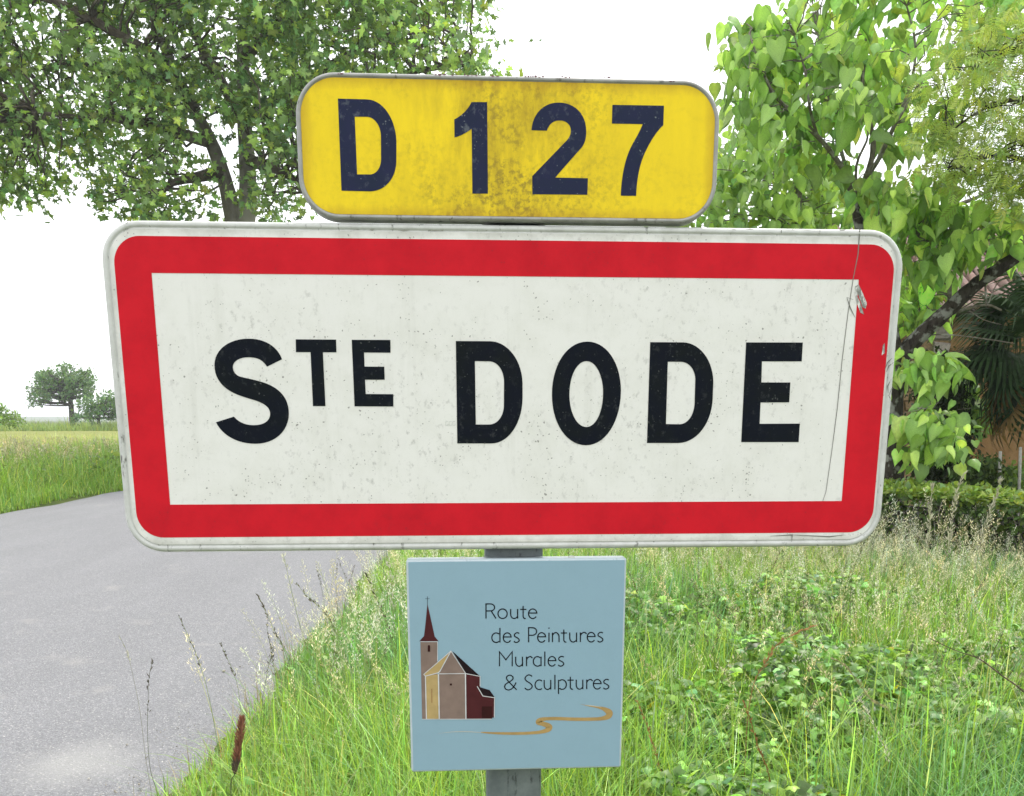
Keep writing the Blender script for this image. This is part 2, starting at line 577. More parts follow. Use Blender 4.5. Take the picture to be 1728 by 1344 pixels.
# ------------------------------------------------------------------ THE ROAD SIGN
SO = Vector((-0.48646682, 1.41076938, EYE - 0.11807615))      # lower left corner of the white field
SU = Vector((0.99780425, 0.06614575, 0.0)).normalized()
SV = Vector((0, 0, 1))
SN = SU.cross(SV).normalized()                                   # towards the camera


def uv(px, py):
    """photo pixel -> metres on the sign's plane"""
    u = (px - CX) / FPX; v = -(py - CY) / FPX
    d = Vector((u, math.cos(PITCH) + v * math.sin(PITCH), -math.sin(PITCH) + v * math.cos(PITCH)))
    cpos = Vector((0, 0, EYE))
    s = (SO - cpos).dot(SN) / d.dot(SN)
    q = cpos + d * s - SO
    return (q.dot(SU), q.z)


post_uv = 0.4925
base = SO + SU * post_uv
root = empty('road_sign', (base.x, base.y, 0.0), 'red bordered white village entry sign with yellow plate above and pale blue plate below', 'sign',
             rot=(0, 0, math.atan2(SU.y, SU.x)))
Z0 = SO.z                                                        # local frame of the root: x along plate, y away from the camera, z up


def loc(u, v, d=0.0):
    """plane metres (u,v) and distance d proud towards the camera -> coordinates local to the sign"""
    return (u, -d, v)


def sign_obj(name, mb, mat, parent, smooth=False):
    """parts keep plane coordinates (origin at the white field's corner) so that materials can be read in metres"""
    o = mb.build(name, mat, None, smooth)
    o.parent = parent
    if parent is root:
        o.location = (-post_uv, 0, Z0)
    return o


def rrect(u0, v0, u1, v1, r, n=10):
    pts = []
    for (cx, cy, a0) in ((u1 - r, v1 - r, 0), (u0 + r, v1 - r, 90), (u0 + r, v0 + r, 180), (u1 - r, v0 + r, 270)):
        for k in range(n + 1):
            a = math.radians(a0 + 90 * k / n)
            pts.append((cx + r * math.cos(a), cy + r * math.sin(a)))
    return pts


def plate_rings(mb, u0, v0, u1, v1, r, prof, n=10, fill=True, back=True, colf=None):
    rings = []
    for inset, d in prof:
        rings.append([loc(x, y, d) for x, y in rrect(u0 + inset, v0 + inset, u1 - inset, v1 - inset, max(r - inset, 0.001), n)])
    k = len(rings[0])
    vs = [p for q in rings for p in q]
    fs = []
    for i in range(len(rings) - 1):
        for j in range(k):
            fs.append((i * k + j, i * k + (j + 1) % k, (i + 1) * k + (j + 1) % k, (i + 1) * k + j))
    if fill:
        fs.append(tuple((len(rings) - 1) * k + j for j in range(k)))
    if back:
        fs.append(tuple(range(k - 1, -1, -1)))
    mb.add(vs, fs)


def poly_face(mb, loops, d, col=(1, 1, 1), thick=0.0):
    """filled polygon with holes on the sign plane"""
    L = [[Vector((x, y, 0)) for x, y in lp] for lp in loops]
    tri = tessellate_polygon(L)
    pts = [p for lp in loops for p in lp]
    vs = [loc(x, y, d) for x, y in pts]
    fs = []
    for t in tri:
        a, b, c = (pts[i] for i in t)
        area = (b[0] - a[0]) * (c[1] - a[1]) - (b[1] - a[1]) * (c[0] - a[0])
        fs.append(tuple(t) if area > 0 else (t[0], t[2], t[1]))
    mb.add(vs, fs, col)


# post: rectangular galvanised tube, rounded edges
m = MB()
pw, pd = 0.0868, 0.045
y0 = 0.024
prof = []
for (cx, cy, a0) in ((pw / 2 - 0.006, y0 + pd - 0.006, 0), (-pw / 2 + 0.006, y0 + pd - 0.006, 90), (-pw / 2 + 0.006, y0 + 0.006, 180), (pw / 2 - 0.006, y0 + 0.006, 270)):
    for k in range(4):
        a = math.radians(a0 + 30 * k)
        prof.append((cx + 0.006 * math.cos(a), cy + 0.006 * math.sin(a)))
zt = 2.0
vs = [(x, y, -0.35) for x, y in prof] + [(x, y, zt) for x, y in prof]
k = len(prof)
m.add(vs, [(j, (j + 1) % k, k + (j + 1) % k, k + j) for j in range(k)] + [tuple(range(k, 2 * k))])
post = m.build('post', M['post'], root)

# big plate
PL = (-0.0652, -0.0680, 1.0428, 0.3772)
m = MB()
plate_rings(m, *PL, 0.052, [(0.0, -0.022), (0.0, -0.0075), (0.0008, -0.0035), (0.0028, -0.0008), (0.0055, 0.0), (0.0078, -0.0006), (0.0088, -0.0022), (0.0100, -0.0022), (0.0108, -0.0012)], 12)
name_plate = sign_obj('name_plate', m, M['plate_edge'], root, True)
name_plate['label'] = 'large white plate with red border and the village name in black'
m = MB()
plate_rings(m, *PL, 0.052, [(0.0109, -0.0012), (0.0111, -0.0009)], 12, True, False)
sign_obj('sheeting', m, M['sign_white'], name_plate)
# red border
m = MB()
outer = rrect(-0.0482, -0.0468, 1.0288, 0.3569, 0.036, 12)
inner = [(0, 0), (0.979, 0), (0.979, 0.3103), (0, 0.3103)]
poly_face(m, [outer, inner], -0.0005)
sign_obj('red_border', m, M['sign_red'], name_plate)


# --- pen for tracing letters
class Pen:
    def __init__(self, ox, oy, s):
        self.ox, self.oy, self.s = ox, oy, s
        self.loops, self.cur = [], []

    def m(self, x, y):
        if self.cur: self.loops.append(self.cur)
        self.cur = [(x, y)]
        return self

    def l(self, *p):
        for i in range(0, len(p), 2): self.cur.append((p[i], p[i + 1]))
        return self

    def c(self, x1, y1, x2, y2, x3, y3, n=12):
        x0, y0 = self.cur[-1]
        for k in range(1, n + 1):
            t = k / n; q = 1 - t
            self.cur.append((q ** 3 * x0 + 3 * q * q * t * x1 + 3 * q * t * t * x2 + t ** 3 * x3,
                             q ** 3 * y0 + 3 * q * q * t * y1 + 3 * q * t * t * y2 + t ** 3 * y3))
        return self

    def q(self, cx, cy, x, y, k=0.58, n=14):
        x0, y0 = self.cur[-1]
        return self.c(x0 + (cx - x0) * k, y0 + (cy - y0) * k, x + (cx - x) * k, y + (cy - y) * k, x, y, n)

    def out(self):
        if self.cur: self.loops.append(self.cur); self.cur = []
        return [[uv(self.ox + x / self.s, self.oy + y / self.s) for x, y in lp] for lp in self.loops]


def letter(pen, mat, parent, d=-0.0004):
    mb = MB()
    poly_face(mb, pen.out(), d)
    return sign_obj('letter', mb, mat, parent)


B_ = M['sign_black']
P = Pen(340, 550, 6.109).m(830, 345).c(780, 210, 650, 133, 485, 133).c(290, 133, 133, 240, 133, 405).c(133, 570, 250, 670, 400, 722).c(500, 757, 560, 768, 610, 792)
P.c(670, 820, 707, 855, 707, 910).c(707, 985, 635, 1025, 540, 1025).c(450, 1025, 385, 995, 333, 937).l(148, 995).c(215, 1130, 365, 1217, 560, 1217)
P.c(750, 1217, 900, 1090, 900, 905).c(900, 740, 800, 650, 680, 600).c(580, 560, 470, 545, 390, 522).c(345, 502, 323, 465, 323, 425).c(323, 365, 390, 325, 485, 325).c(570, 325, 630, 350, 675, 422)
letter(P, B_, name_plate)
letter(Pen(480, 550, 8.64).m(163, 198).l(752, 202, 758, 387, 560, 387, 597, 1172, 415, 1172, 380, 385, 167, 385), B_, name_plate)
letter(Pen(480, 550, 8.64).m(980, 205).l(1545, 207, 1547, 393, 1160, 390, 1168, 595, 1455, 597, 1462, 787, 1175, 787, 1185, 995, 1587, 998, 1588, 1178, 1022, 1175), B_, name_plate)
letter(Pen(740, 560, 6.4).m(187, 101).l(560, 103).q(898, 112, 908, 560, 0.56).l(908, 720).q(900, 1208, 570, 1208, 0.56).l(203, 1207)
       .m(393, 318).l(545, 320).q(703, 322, 708, 540).l(706, 800).q(700, 1003, 545, 1003).l(403, 1003), B_, name_plate)
letter(Pen(910, 560, 6.4).m(137, 680).q(137, 107, 520, 107, 0.57).q(883, 107, 883, 640, 0.57).q(875, 1227, 505, 1227, 0.57).q(137, 1227, 137, 680, 0.57)
       .m(326, 680).q(326, 318, 512, 318, 0.56).q(690, 318, 690, 660, 0.56).q(690, 1030, 510, 1030, 0.56).q(326, 1030, 326, 680, 0.56), B_, name_plate)
letter(Pen(1070, 560, 6.4).m(175, 113).l(525, 115).q(850, 118, 857, 540, 0.56).l(850, 720).q(835, 1195, 480, 1203, 0.56).l(140, 1203)
       .m(365, 325).l(505, 325).q(655, 328, 662, 510).l(655, 770).q(645, 1000, 490, 1000).l(345, 998), B_, name_plate)
letter(Pen(1230, 560, 6.4).m(187, 116).l(800, 117, 788, 321, 358, 321, 352, 548, 665, 549, 653, 763, 343, 765, 333, 995, 768, 993, 755, 1193, 134, 1193), B_, name_plate)


# wear on the big plate: a long hairline scratch, scraped metal, lifted slivers by the right edge
def ribbon(mb, pts, w, d, closed=False):
    P_ = [Vector((p[0], p[1])) for p in pts]
    L, R = [], []
    for i, p in enumerate(P_):
        a = P_[max(i - 1, 0)]; b = P_[min(i + 1, len(P_) - 1)]
        if closed:
            a = P_[i - 1]; b = P_[(i + 1) % len(P_)]
        t1 = (p - a).normalized() if (p - a).length > 1e-9 else (b - p).normalized()
        t2 = (b - p).normalized() if (b - p).length > 1e-9 else t1
        t = (t1 + t2)
        t = t.normalized() if t.length > 1e-6 else t1
        nrm = Vector((-t.y, t.x))
        ww = (w[i] if hasattr(w, '__len__') else w) / 2
        cs = max(0.45, nrm.dot(Vector((-t1.y, t1.x))))
        L.append(p + nrm * ww / cs); R.append(p - nrm * ww / cs)
    vs = [loc(q.x, q.y, d) for q in L] + [loc(q.x, q.y, d) for q in R]
    n = len(P_)
    rng = range(n) if closed else range(n - 1)
    mb.add(vs, [(n + i, n + (i + 1) % n, (i + 1) % n, i) for i in rng])


dirt = flat_mat('scratch_dirt', (0.17, 0.17, 0.15), 0.9)
m = MB()
pts = [uv(1454 - 3, 388), uv(1448, 430), uv(1440, 470), uv(1431, 530), uv(1421, 610), uv(1413, 690), uv(1404, 760), uv(1394, 830), uv(1388.5, 846)]
ribbon(m, pts, [0.0016, 0.0014, 0.001, 0.001, 0.0009, 0.001, 0.0009, 0.0008, 0.0006], -0.0002)
sign_obj('scratch', m, dirt, name_plate)
scr = metal_mat('scraped_metal', (0.33, 0.33, 0.30), (0.14, 0.14, 0.12), (0.6, 0.6, 0.56), 0.45, 0.4, 60, 0.5)
for pl in (((1443, 484), (1449, 480), (1456, 495), (1463, 512), (1461, 521), (1456, 519), (1450, 503)), ((1442, 491), (1447, 500), (1453, 514), (1458, 531), (1452, 528), (1446, 512)), ((1490, 583), (1493, 579), (1493, 596), (1488, 600))):
    m = MB(); poly_face(m, [[uv(*p) for p in pl]], -0.0001)
    sign_obj('scrape', m, scr, name_plate)
m = MB()
for a in (((1506, 604), (1498, 612), (1493, 625)), ((1508, 612), (1500, 618), (1496, 628)), ((1499, 600), (1494, 603)), ((1504, 640), (1498, 652), (1499, 664)), ((1505, 655), (1500, 668), (1503, 674)),
          ((1429, 502), (1435, 520), (1443, 536)), ((1429, 502), (1440, 506)), ((1300, 905), (1337, 903), (1336, 915)), ((1337, 903), (1400, 906), (1425, 903))):
    ribbon(m, [uv(*p) for p in a], [0.0005] + [0.0018] * (len(a) - 2) + [0.0004], -0.0001)
sign_obj('mark', m, dirt, name_plate)['kind'] = 'stuff'
# faint print ghost left of the big D and grime smears along the lower lip
m = MB()
for x in (752, 758, 764):
    ribbon(m, [uv(x + 4, 711.5), uv(x, 712), uv(x, 718), uv(x + 4, 718), uv(x + 4, 715)], 0.0006, -0.0003)
sign_obj('print_ghost', m, flat_mat('faint_print', (0.50, 0.52, 0.48)), name_plate)
m = MB()
for i in range(26):
    x = random.uniform(240, 1440); y = 905 + (1440 - x) * 0.011 + random.uniform(0, 4)
    w_ = random.uniform(5, 26)
    ribbon(m, [uv(x, y + 9), uv(x + w_ * 0.5, y + 9 + random.uniform(-1, 1)), uv(x + w_, y + 9)], [0.0003, random.uniform(0.0008, 0.0022), 0.0003], -0.0008 if True else 0)
for i in range(30):
    x = random.uniform(600, 1440); y = 384 + random.uniform(0, 2)
    w_ = random.uniform(4, 22)
    ribbon(m, [uv(x, y + 3), uv(x + w_ * 0.5, y + 3 + random.uniform(-1, 1.5)), uv(x + w_, y + 3)], [0.0003, random.uniform(0.0008, 0.0024), 0.0003], -0.00086)
sign_obj('grime', m, flat_mat('grime', (0.27, 0.27, 0.23), 0.9), name_plate)['kind'] = 'stuff'

# yellow plate
YP = (0.2020, 0.3800, 0.7690, 0.5597)
m = MB()
plate_rings(m, *YP, 0.053, [(0.0, -0.022), (0.0, -0.004), (0.0006, 0.0), (0.0022, 0.003), (0.0042, 0.0036), (0.0058, 0.0026), (0.0066, 0.001)], 14)
number_plate = sign_obj('number_plate', m, M['rim'], root, True)
number_plate['label'] = 'weathered yellow plate with dark blue road number above the white plate'
m = MB()
plate_rings(m, *YP, 0.053, [(0.0067, 0.0012), (0.0069, 0.0015)], 14, True, False)
sign_obj('sheeting', m, M['sign_yellow'], number_plate)
NV = M['sign_navy']
D_ = 0.0019
letter(Pen(550, 150, 6.72).m(137, 117).l(470, 126).q(785, 140, 800, 600, 0.56).l(799, 830).q(790, 1165, 500, 1168, 0.58).l(178, 1160)
       .m(328, 323).l(465, 323).q(615, 330, 625, 540).l(626, 810).q(620, 975, 500, 976).l(355, 975), NV, number_plate, D_)
letter(Pen(750, 150, 6.646).m(303, 155).l(478, 155, 487, 1180, 313, 1180, 305, 455).c(250, 495, 190, 530, 113, 552).l(110, 350).c(190, 310, 265, 240, 303, 155), NV, number_plate, D_)
letter(Pen(750, 150, 6.646).m(975, 470).c(985, 290, 1110, 160, 1275, 160).c(1460, 160, 1588, 290, 1588, 480).c(1588, 590, 1565, 640, 1490, 715).l(1240, 1000, 1607, 1008, 1600, 1193, 985, 1187, 983, 985, 1365, 590)
       .c(1400, 550, 1415, 520, 1415, 475).c(1415, 405, 1360, 360, 1290, 360).c(1215, 360, 1165, 410, 1148, 475), NV, number_plate, D_)
letter(Pen(1010, 160, 7.077).m(163, 127).l(778, 137, 770, 370).c(700, 430, 620, 550, 550, 700).c(490, 830, 455, 1000, 445, 1213).l(263, 1210).c(270, 990, 310, 790, 380, 640).c(430, 540, 475, 480, 525, 357).l(157, 350), NV, number_plate, D_)
rustm = flat_mat('flaked_edge', (0.16, 0.09, 0.10), 0.9)
m = MB()
for x0, x1, y in ((733, 752, 128), (760, 770, 128.5), (782, 802, 128.8), (828, 842, 130.5), (884, 915, 131.5), (946, 962, 132), (1010, 1030, 132.5), (570, 578, 126.5), (1128, 1134, 139)):
    x = x0
    while x < x1:
        w_ = random.uniform(3, 7)
        ribbon(m, [uv(x, y), uv(x + w_ / 2, y + random.uniform(-0.7, 0.9)), uv(x + w_, y + 0.2)], [0.0006, random.uniform(0.0012, 0.003), 0.0005], 0.0045)
        x += w_ * 1.15
sign_obj('flaked_edge', m, rustm, number_plate)['kind'] = 'stuff'

# pale blue plate
BP = (0.3320, -0.4105, 0.6582, -0.0815)
m = MB()
plate_rings(m, *BP, 0.0045, [(0.0, -0.020), (0.0, -0.002), (0.0006, 0.0010), (0.0018, 0.0026), (0.0032, 0.0030)], 5)
route_plate = sign_obj('route_plate', m, M['bluerim'], root, True)
route_plate['label'] = 'pale blue square plate with a drawn church and winding path under the white plate'
m = MB()
plate_rings(m, *BP, 0.0045, [(0.00325, 0.0031), (0.0034, 0.0033)], 5, True, False)
sign_obj('enamel_face', m, M['sign_blue'], route_plate)
for px_ in (780, 965):                                         # rivet heads on the folded upper lip
    m = MB()
    u_, v_ = uv(px_, 939.5)
    for k in range(5):
        pass
    ringp = []
    for (rr, hh) in ((0.0052, 0.0), (0.0046, 0.0016), (0.0028, 0.0026), (0.0, 0.003)):
        ringp.append([(u_ + rr * math.cos(a * math.pi / 6), 0.006 + rr * math.sin(a * math.pi / 6), BP[3] + hh) for a in range(12)])
    vs = [p for r_ in ringp for p in r_]
    m.add(vs, [(i * 12 + j, i * 12 + (j + 1) % 12, (i + 1) * 12 + (j + 1) % 12, (i + 1) * 12 + j) for i in range(3) for j in range(12)])
    sign_obj('rivet', m, M['plate_edge'], route_plate, True)

DB = 0.0036
C_taupe = flat_mat('print_taupe', (0.20, 0.145, 0.12)); C_maroon = flat_mat('print_maroon', (0.062, 0.014, 0.016)); C_dark = flat_mat('print_dark', (0.012, 0.006, 0.008))
C_tan = flat_mat('print_tan', (0.40, 0.29, 0.125)); C_line = flat_mat('print_pale_line', (0.52, 0.52, 0.52)); C_ink = flat_mat('print_ink', (0.004, 0.005, 0.008)); C_path = flat_mat('print_path', (0.35, 0.235, 0.09))
C_door = flat_mat('print_door', (0.03, 0.007, 0.007))


def chp(pts):
    return [uv(700 + x / 6.109, 1000 + y / 6.109) for x, y in pts]


def print_piece(name, mat, polys, d):
    mb = MB()
    for p in polys:
        poly_face(mb, [chp(p)], d)
    return sign_obj(name, mb, mat, route_plate)


def print_lines(name, mat, lines, w, d):
    mb = MB()
    for i, (p, ww) in enumerate(lines):
        ribbon(mb, chp(p), ww * w, d + i * 0.00003)
    return sign_obj(name, mb, mat, route_plate)


PXM = 0.00083
print_piece('church_tower', C_taupe, [[(58, 503), (232, 503), (232, 1297), (76, 1297)]], DB)
print_piece('church_spire', C_maroon, [[(131, 112), (190, 380), (205, 448), (245, 498), (47, 498), (95, 445), (105, 370)]], DB + 0.0001)
print_lines('church_cross', C_ink, [([(131, 36), (131, 125)], 0.7), ([(107, 60), (155, 60)], 0.55)], PXM, DB + 0.0003)
print_piece('church_window', C_door, [[(134, 545), (140, 537), (152, 537), (159, 545), (159, 605), (134, 605)]], DB + 0.0006)
print_piece('church_window', C_door, [[(361, 932), (383, 932), (383, 952), (361, 952)]], DB + 0.0006)
print_piece('church_roof', C_tan, [[(92, 838), (372, 598), (378, 598), (258, 812), (240, 822), (110, 858)]], DB + 0.0001)
print_piece('church_roof', C_taupe, [[(378, 596), (522, 830), (248, 832), (258, 812)]], DB + 0.0002)
print_piece('church_roof', C_dark, [[(385, 597), (672, 858), (525, 826)], [(645, 962), (770, 1000), (822, 1075), (700, 1060)]], DB + 0.0004)
print_piece('church_wall', C_tan, [[(110, 858), (246, 836), (250, 1295), (118, 1297)]], DB + 0.0002)
print_piece('church_wall', C_taupe, [[(250, 838), (521, 832), (524, 1296), (256, 1297)]], DB + 0.0003)
print_piece('church_wall', C_maroon, [[(525, 832), (672, 858), (672, 970), (700, 1060), (818, 1080), (816, 1283), (796, 1285), (796, 1295), (532, 1295)]], DB + 0.0002)
print_piece('church_door', C_door, [[(690, 1168), (797, 1168), (795, 1290), (690, 1290)]], DB + 0.0006)
print_lines('church_slit', flat_mat('print_slit', (0.30, 0.19, 0.08)), [([(174, 985), (176, 1130)], 2.4)], PXM, DB + 0.0006)
print_lines('church_outline', C_line, [
    ([(92, 838), (372, 598), (522, 826)], 1.2), ([(372, 598), (258, 808), (240, 822), (110, 856), (92, 838)], 1.6), ([(250, 832), (522, 830), (672, 858), (672, 960)], 1.3),
    ([(110, 858), (120, 1297)], 1.8), ([(244, 836), (252, 1297)], 2.2), ([(521, 832), (526, 1297)], 2.0), ([(642, 960), (700, 1060), (824, 1078)], 1.4), ([(820, 1080), (818, 1283)], 1.2),
    ([(76, 1298), (792, 1297)], 1.0), ([(60, 502), (234, 502), (234, 700)], 1.0)], PXM, DB + 0.0007)


def smooth_pts(pts, n=6):
    out = []
    P_ = [np.array(p, float) for p in pts]
    for i in range(len(P_) - 1):
        p0 = P_[max(i - 1, 0)]; p1 = P_[i]; p2 = P_[i + 1]; p3 = P_[min(i + 2, len(P_) - 1)]
        for k in range(n):
            t = k / n
            out.append(0.5 * ((2 * p1) + (-p0 + p2) * t + (2 * p0 - 5 * p1 + 4 * p2 - p3) * t * t + (-p0 + 3 * p1 - 3 * p2 + p3) * t ** 3))
    out.append(P_[-1])
    return out


pp = smooth_pts([(1355, 91, 1), (1420, 106, 6), (1500, 117, 18), (1560, 133, 36), (1602, 158, 60), (1611, 178, 66), (1595, 203, 54), (1540, 219, 38), (1450, 224, 34), (1300, 224, 34), (1150, 219, 34),
                 (1050, 221, 34), (1003, 232, 48), (990, 249, 62), (1015, 262, 46), (1060, 277, 52), (1079, 297, 66), (1060, 321, 48), (1000, 338, 34), (900, 347, 30), (780, 350, 28), (650, 349, 24), (560, 345, 18), (480, 340, 12)], 5)
m = MB()
ribbon(m, [uv(720 + p[0] / 5.236, 1170 + p[1] / 5.236) for p in pp], [max(p[2], 1) / 5.236 * PXM for p in pp], DB)
sign_obj('winding_path', m, C_path, route_plate)
m = MB()
pq = smooth_pts([(500, 343, 3), (400, 336, 5), (300, 334, 6), (200, 338, 3), (95, 353, 1)], 4)
ribbon(m, [uv(720 + p[0] / 5.236, 1170 + p[1] / 5.236) for p in pq], [p[2] / 5.236 * PXM for p in pq], DB + 0.0002)
pq = smooth_pts([(1400, 98, 2), (1480, 108, 6), (1540, 118, 3)], 4)
ribbon(m, [uv(720 + p[0] / 5.236, 1170 + p[1] / 5.236) for p in pq], [p[2] / 5.236 * PXM for p in pq], DB + 0.0003)
sign_obj('path_highlight', m, flat_mat('print_brush', (0.50, 0.46, 0.36)), route_plate)


# thin lettering, drawn stroke by stroke
def arc(cx, cy, rx, ry, a0, a1, n=14):
    return [(cx + rx * math.cos(math.radians(a0 + (a1 - a0) * k / n)), cy + ry * math.sin(math.radians(a0 + (a1 - a0) * k / n))) for k in range(n + 1)]


XH = 0.655


def glyph(ch):
    """strokes in a box x 0..1 (width), y in cap heights above the baseline"""
    h = XH; c = h / 2
    if ch == 'R': return [[(0.05, 0), (0.05, 1), (0.45, 1)] + arc(0.45, 0.76, 0.38, 0.24, 80, -90)[1:] + [(0.05, 0.52)], [(0.52, 0.52), (0.96, 0)]]
    if ch == 'P': return [[(0.05, 0), (0.05, 1), (0.45, 1)] + arc(0.45, 0.74, 0.5, 0.26, 80, -90)[1:] + [(0.05, 0.48)]]
    if ch == 'M': return [[(0.05, 0), (0.05, 1), (0.5, 0.45), (0.95, 1), (0.95, 0)]]
    if ch == 'o': return [arc(0.5, c, 0.46, c, 90, 450, 28)]
    if ch == 'u': return [[(0.07, h)] + arc(0.5, 0.30, 0.43, 0.30, 180, 300)[0:] + [(0.92, 0.14)], [(0.92, h), (0.92, 0)]]
    if ch == 'n': return [[(0.08, 0), (0.08, h)], [(0.08, h * 0.72)] + arc(0.50, h - 0.32, 0.42, 0.32, 125, 0) + [(0.92, 0)]]
    if ch == 't': return [[(0.45, 0.86), (0.45, 0.17)] + arc(0.75, 0.17, 0.30, 0.17, 180, 290)[1:], [(0.0, h - 0.03), (0.95, h - 0.03)]]
    if ch == 'e': return [[(0.06, h * 0.57), (0.95, h * 0.57)] + arc(0.5, c, 0.46, c, 12, 325, 28)]
    if ch == 'd': return [[(0.93, 1), (0.93, 0)], arc(0.52, c, 0.47, c, 48, 312, 24)]
    if ch == 'a': return [[(0.93, h), (0.93, 0)], arc(0.52, c, 0.47, c, 48, 312, 24)]
    if ch == 'p': return [[(0.07, h), (0.07, -0.32)], arc(0.48, c, 0.47, c, 132, -132, 24)]
    if ch == 'c': return [arc(0.62, c, 0.57, c, 52, 308, 22)]
    if ch == 's':
        return [smooth_pts([(0.92, h - 0.05), (0.72, h), (0.42, h - 0.01), (0.14, h - 0.12), (0.2, h - 0.25), (0.5, c + 0.01), (0.85, 0.23), (0.9, 0.1), (0.55, 0.0), (0.25, 0.01), (0.05, 0.08)], 4)]
    if ch == 'S':
        return [smooth_pts([(0.93, 0.90), (0.75, 0.98), (0.45, 1.0), (0.15, 0.88), (0.08, 0.72), (0.3, 0.57), (0.65, 0.45), (0.93, 0.28), (0.85, 0.10), (0.5, -0.01), (0.25, 0.02), (0.03, 0.12)], 4)]
    if ch == 'i': return [[(0.5, h), (0.5, 0)], [(0.5, 0.93), (0.5, 1.0)]]
    if ch == 'l': return [[(0.5, 1), (0.5, 0)]]
    if ch == 'r': return [[(0.08, 0), (0.08, h)], smooth_pts([(0.08, h * 0.66), (0.25, h * 0.88), (0.55, h), (0.78, h - 0.01), (0.98, h - 0.10)], 4)]
    if ch == '&':
        return [smooth_pts([(0.98, 0), (0.6, 0.33), (0.3, 0.60), (0.17, 0.77), (0.22, 0.93), (0.45, 1.0), (0.66, 0.90), (0.68, 0.74), (0.45, 0.57), (0.12, 0.40), (0.02, 0.22), (0.1, 0.05), (0.35, -0.01), (0.62, 0.09), (0.8, 0.28), (0.93, 0.5)], 4)]
    return []


LINES = [
    (1043.3, 1043.3, 819, 906, [('R', 819, 837.6), ('o', 839.5, 856.3), ('u', 860.5, 874.3), ('t', 877.5, 888.5), ('e', 891, 906.3)]),
    (1083.7, 1082.7, 829, 1017, [('d', 829, 844.5), ('e', 848.5, 863), ('s', 866.5, 876.7), ('P', 891, 906), ('e', 906.3, 921), ('i', 923, 929), ('n', 930.8, 944), ('t', 946, 957), ('u', 960, 973.5), ('r', 978, 989.5), ('e', 989.9, 1004.3), ('s', 1007.3, 1017.5)]),
    (1123.9, 1123.3, 842, 952, [('M', 841.5, 865.3), ('u', 869, 882.5), ('r', 887.3, 898.3), ('a', 898.9, 913.7), ('l', 916, 922), ('e', 924, 938.3), ('s', 941, 951.7)]),
    (1163.4, 1161.9, 851, 1027, [('&', 851, 872), ('S', 884.8, 898.5), ('c', 902, 914.5), ('u', 917, 930), ('l', 933, 939), ('p', 941, 956), ('t', 957, 968), ('u', 971, 984), ('r', 988.7, 999.5), ('e', 1000.2, 1014.5), ('s', 1017, 1027.5)])]
for (b0, b1, xa, xb, gl) in LINES:
    for ch, x0, x1 in gl:
        bl = b0 + (b1 - b0) * ((x0 + x1) / 2 - xa) / (xb - xa)
        mb = MB()
        for i, st in enumerate(glyph(ch)):
            pts = [uv(x0 + p[0] * (x1 - x0), bl - p[1] * 24.6) for p in st]
            wpx = 2.15 if ch != 'i' or i == 0 else 2.4
            ribbon(mb, pts, wpx * PXM, DB + i * 0.00004)
        sign_obj('letter', mb, C_ink, route_plate)

# ------------------------------------------------------------------ leaf prototypes
def heart_leaf(col=(1, 1, 1)):
    """hangs down from its stalk: unit long, tip at z = -1, folded along the midrib"""
    half = [(0.0, 0.0), (0.14, 0.08), (0.30, 0.05), (0.385, -0.12), (0.38, -0.32), (0.27, -0.56), (0.12, -0.82), (0.0, -1.0)]
    mid = [(0, -0.02), (0, -0.3), (0, -0.62)]
    V, F = [], []
    V += [(0, 0.0, 0.0), (0, 0.06, -0.3), (0, 0.03, -0.62), (0, -0.2, -1.08)]
    L = [(x, -0.15 * (x / 0.38) - 0.02 + 0.03 * math.sin(z * 11), z) for x, z in half[1:-1]]
    a = len(V)
    V += L
    V += [(-x, y, z) for x, y, z in L]
    n = len(L)
    for s in (0, 1):
        o = a + s * n
        seq = [(0, o, o + 1, 1), (1, o + 1, o + 2), (1, o + 2, o + 3, 2), (2, o + 3, o + 4), (2, o + 4, o + 5, 3)]
        for f in seq:
            F.append(f if s else tuple(reversed(f)))
    cc = np.ones((len(V), 3)) * 0.92
    cc[:3] = (1.35, 1.25, 1.3)
    return proto(V, F, cc)


def star_leaf(col=(1, 1, 1)):
    """five lobed plane leaf, unit wide, stalk at the origin, drooping blade"""
    out = [(0.06, -0.02), (0.45, -0.12), (0.26, -0.34), (0.52, -0.58), (0.22, -0.60), (0.0, -1.0), (-0.22, -0.60), (-0.52, -0.58), (-0.26, -0.34), (-0.45, -0.12), (-0.06, -0.02)]
    V = [(0, 0.03, -0.35)] + [(x, -0.10 * abs(x) * 2, z) for x, z in out]
    F = [(0, i, i + 1) for i in range(1, len(out))]
    cc = np.ones((len(V), 3)) * 0.95
    cc[0] = 1.2
    return proto(V, F, cc)


def oval_leaf(col=(1, 1, 1), w=0.28):
    V = [(0, 0, 0), (w, -0.06, -0.3), (w * 0.85, -0.06, -0.62), (0, -0.1, -1), (-w * 0.85, -0.06, -0.62), (-w, -0.06, -0.3), (0, 0.03, -0.45)]
    F = [(0, 6, 1), (1, 6, 2), (2, 6, 3), (3, 6, 4), (4, 6, 5), (5, 6, 0)]
    return proto(V, F, col)


def needle_spray(col=(1, 1, 1)):
    """small pinnate spray of narrow leaflets and winged seeds"""
    V, F = [], []
    for i in range(5):
        z = -0.18 * i - 0.1
        for s in (-1, 1):
            n = len(V)
            V += [(0, 0, z), (s * 0.22, -0.03, z - 0.10), (s * 0.40, -0.10, z - 0.26), (s * 0.16, -0.05, z - 0.2)]
            F.append((n, n + 1, n + 2, n + 3))
    return proto(V, F, col)


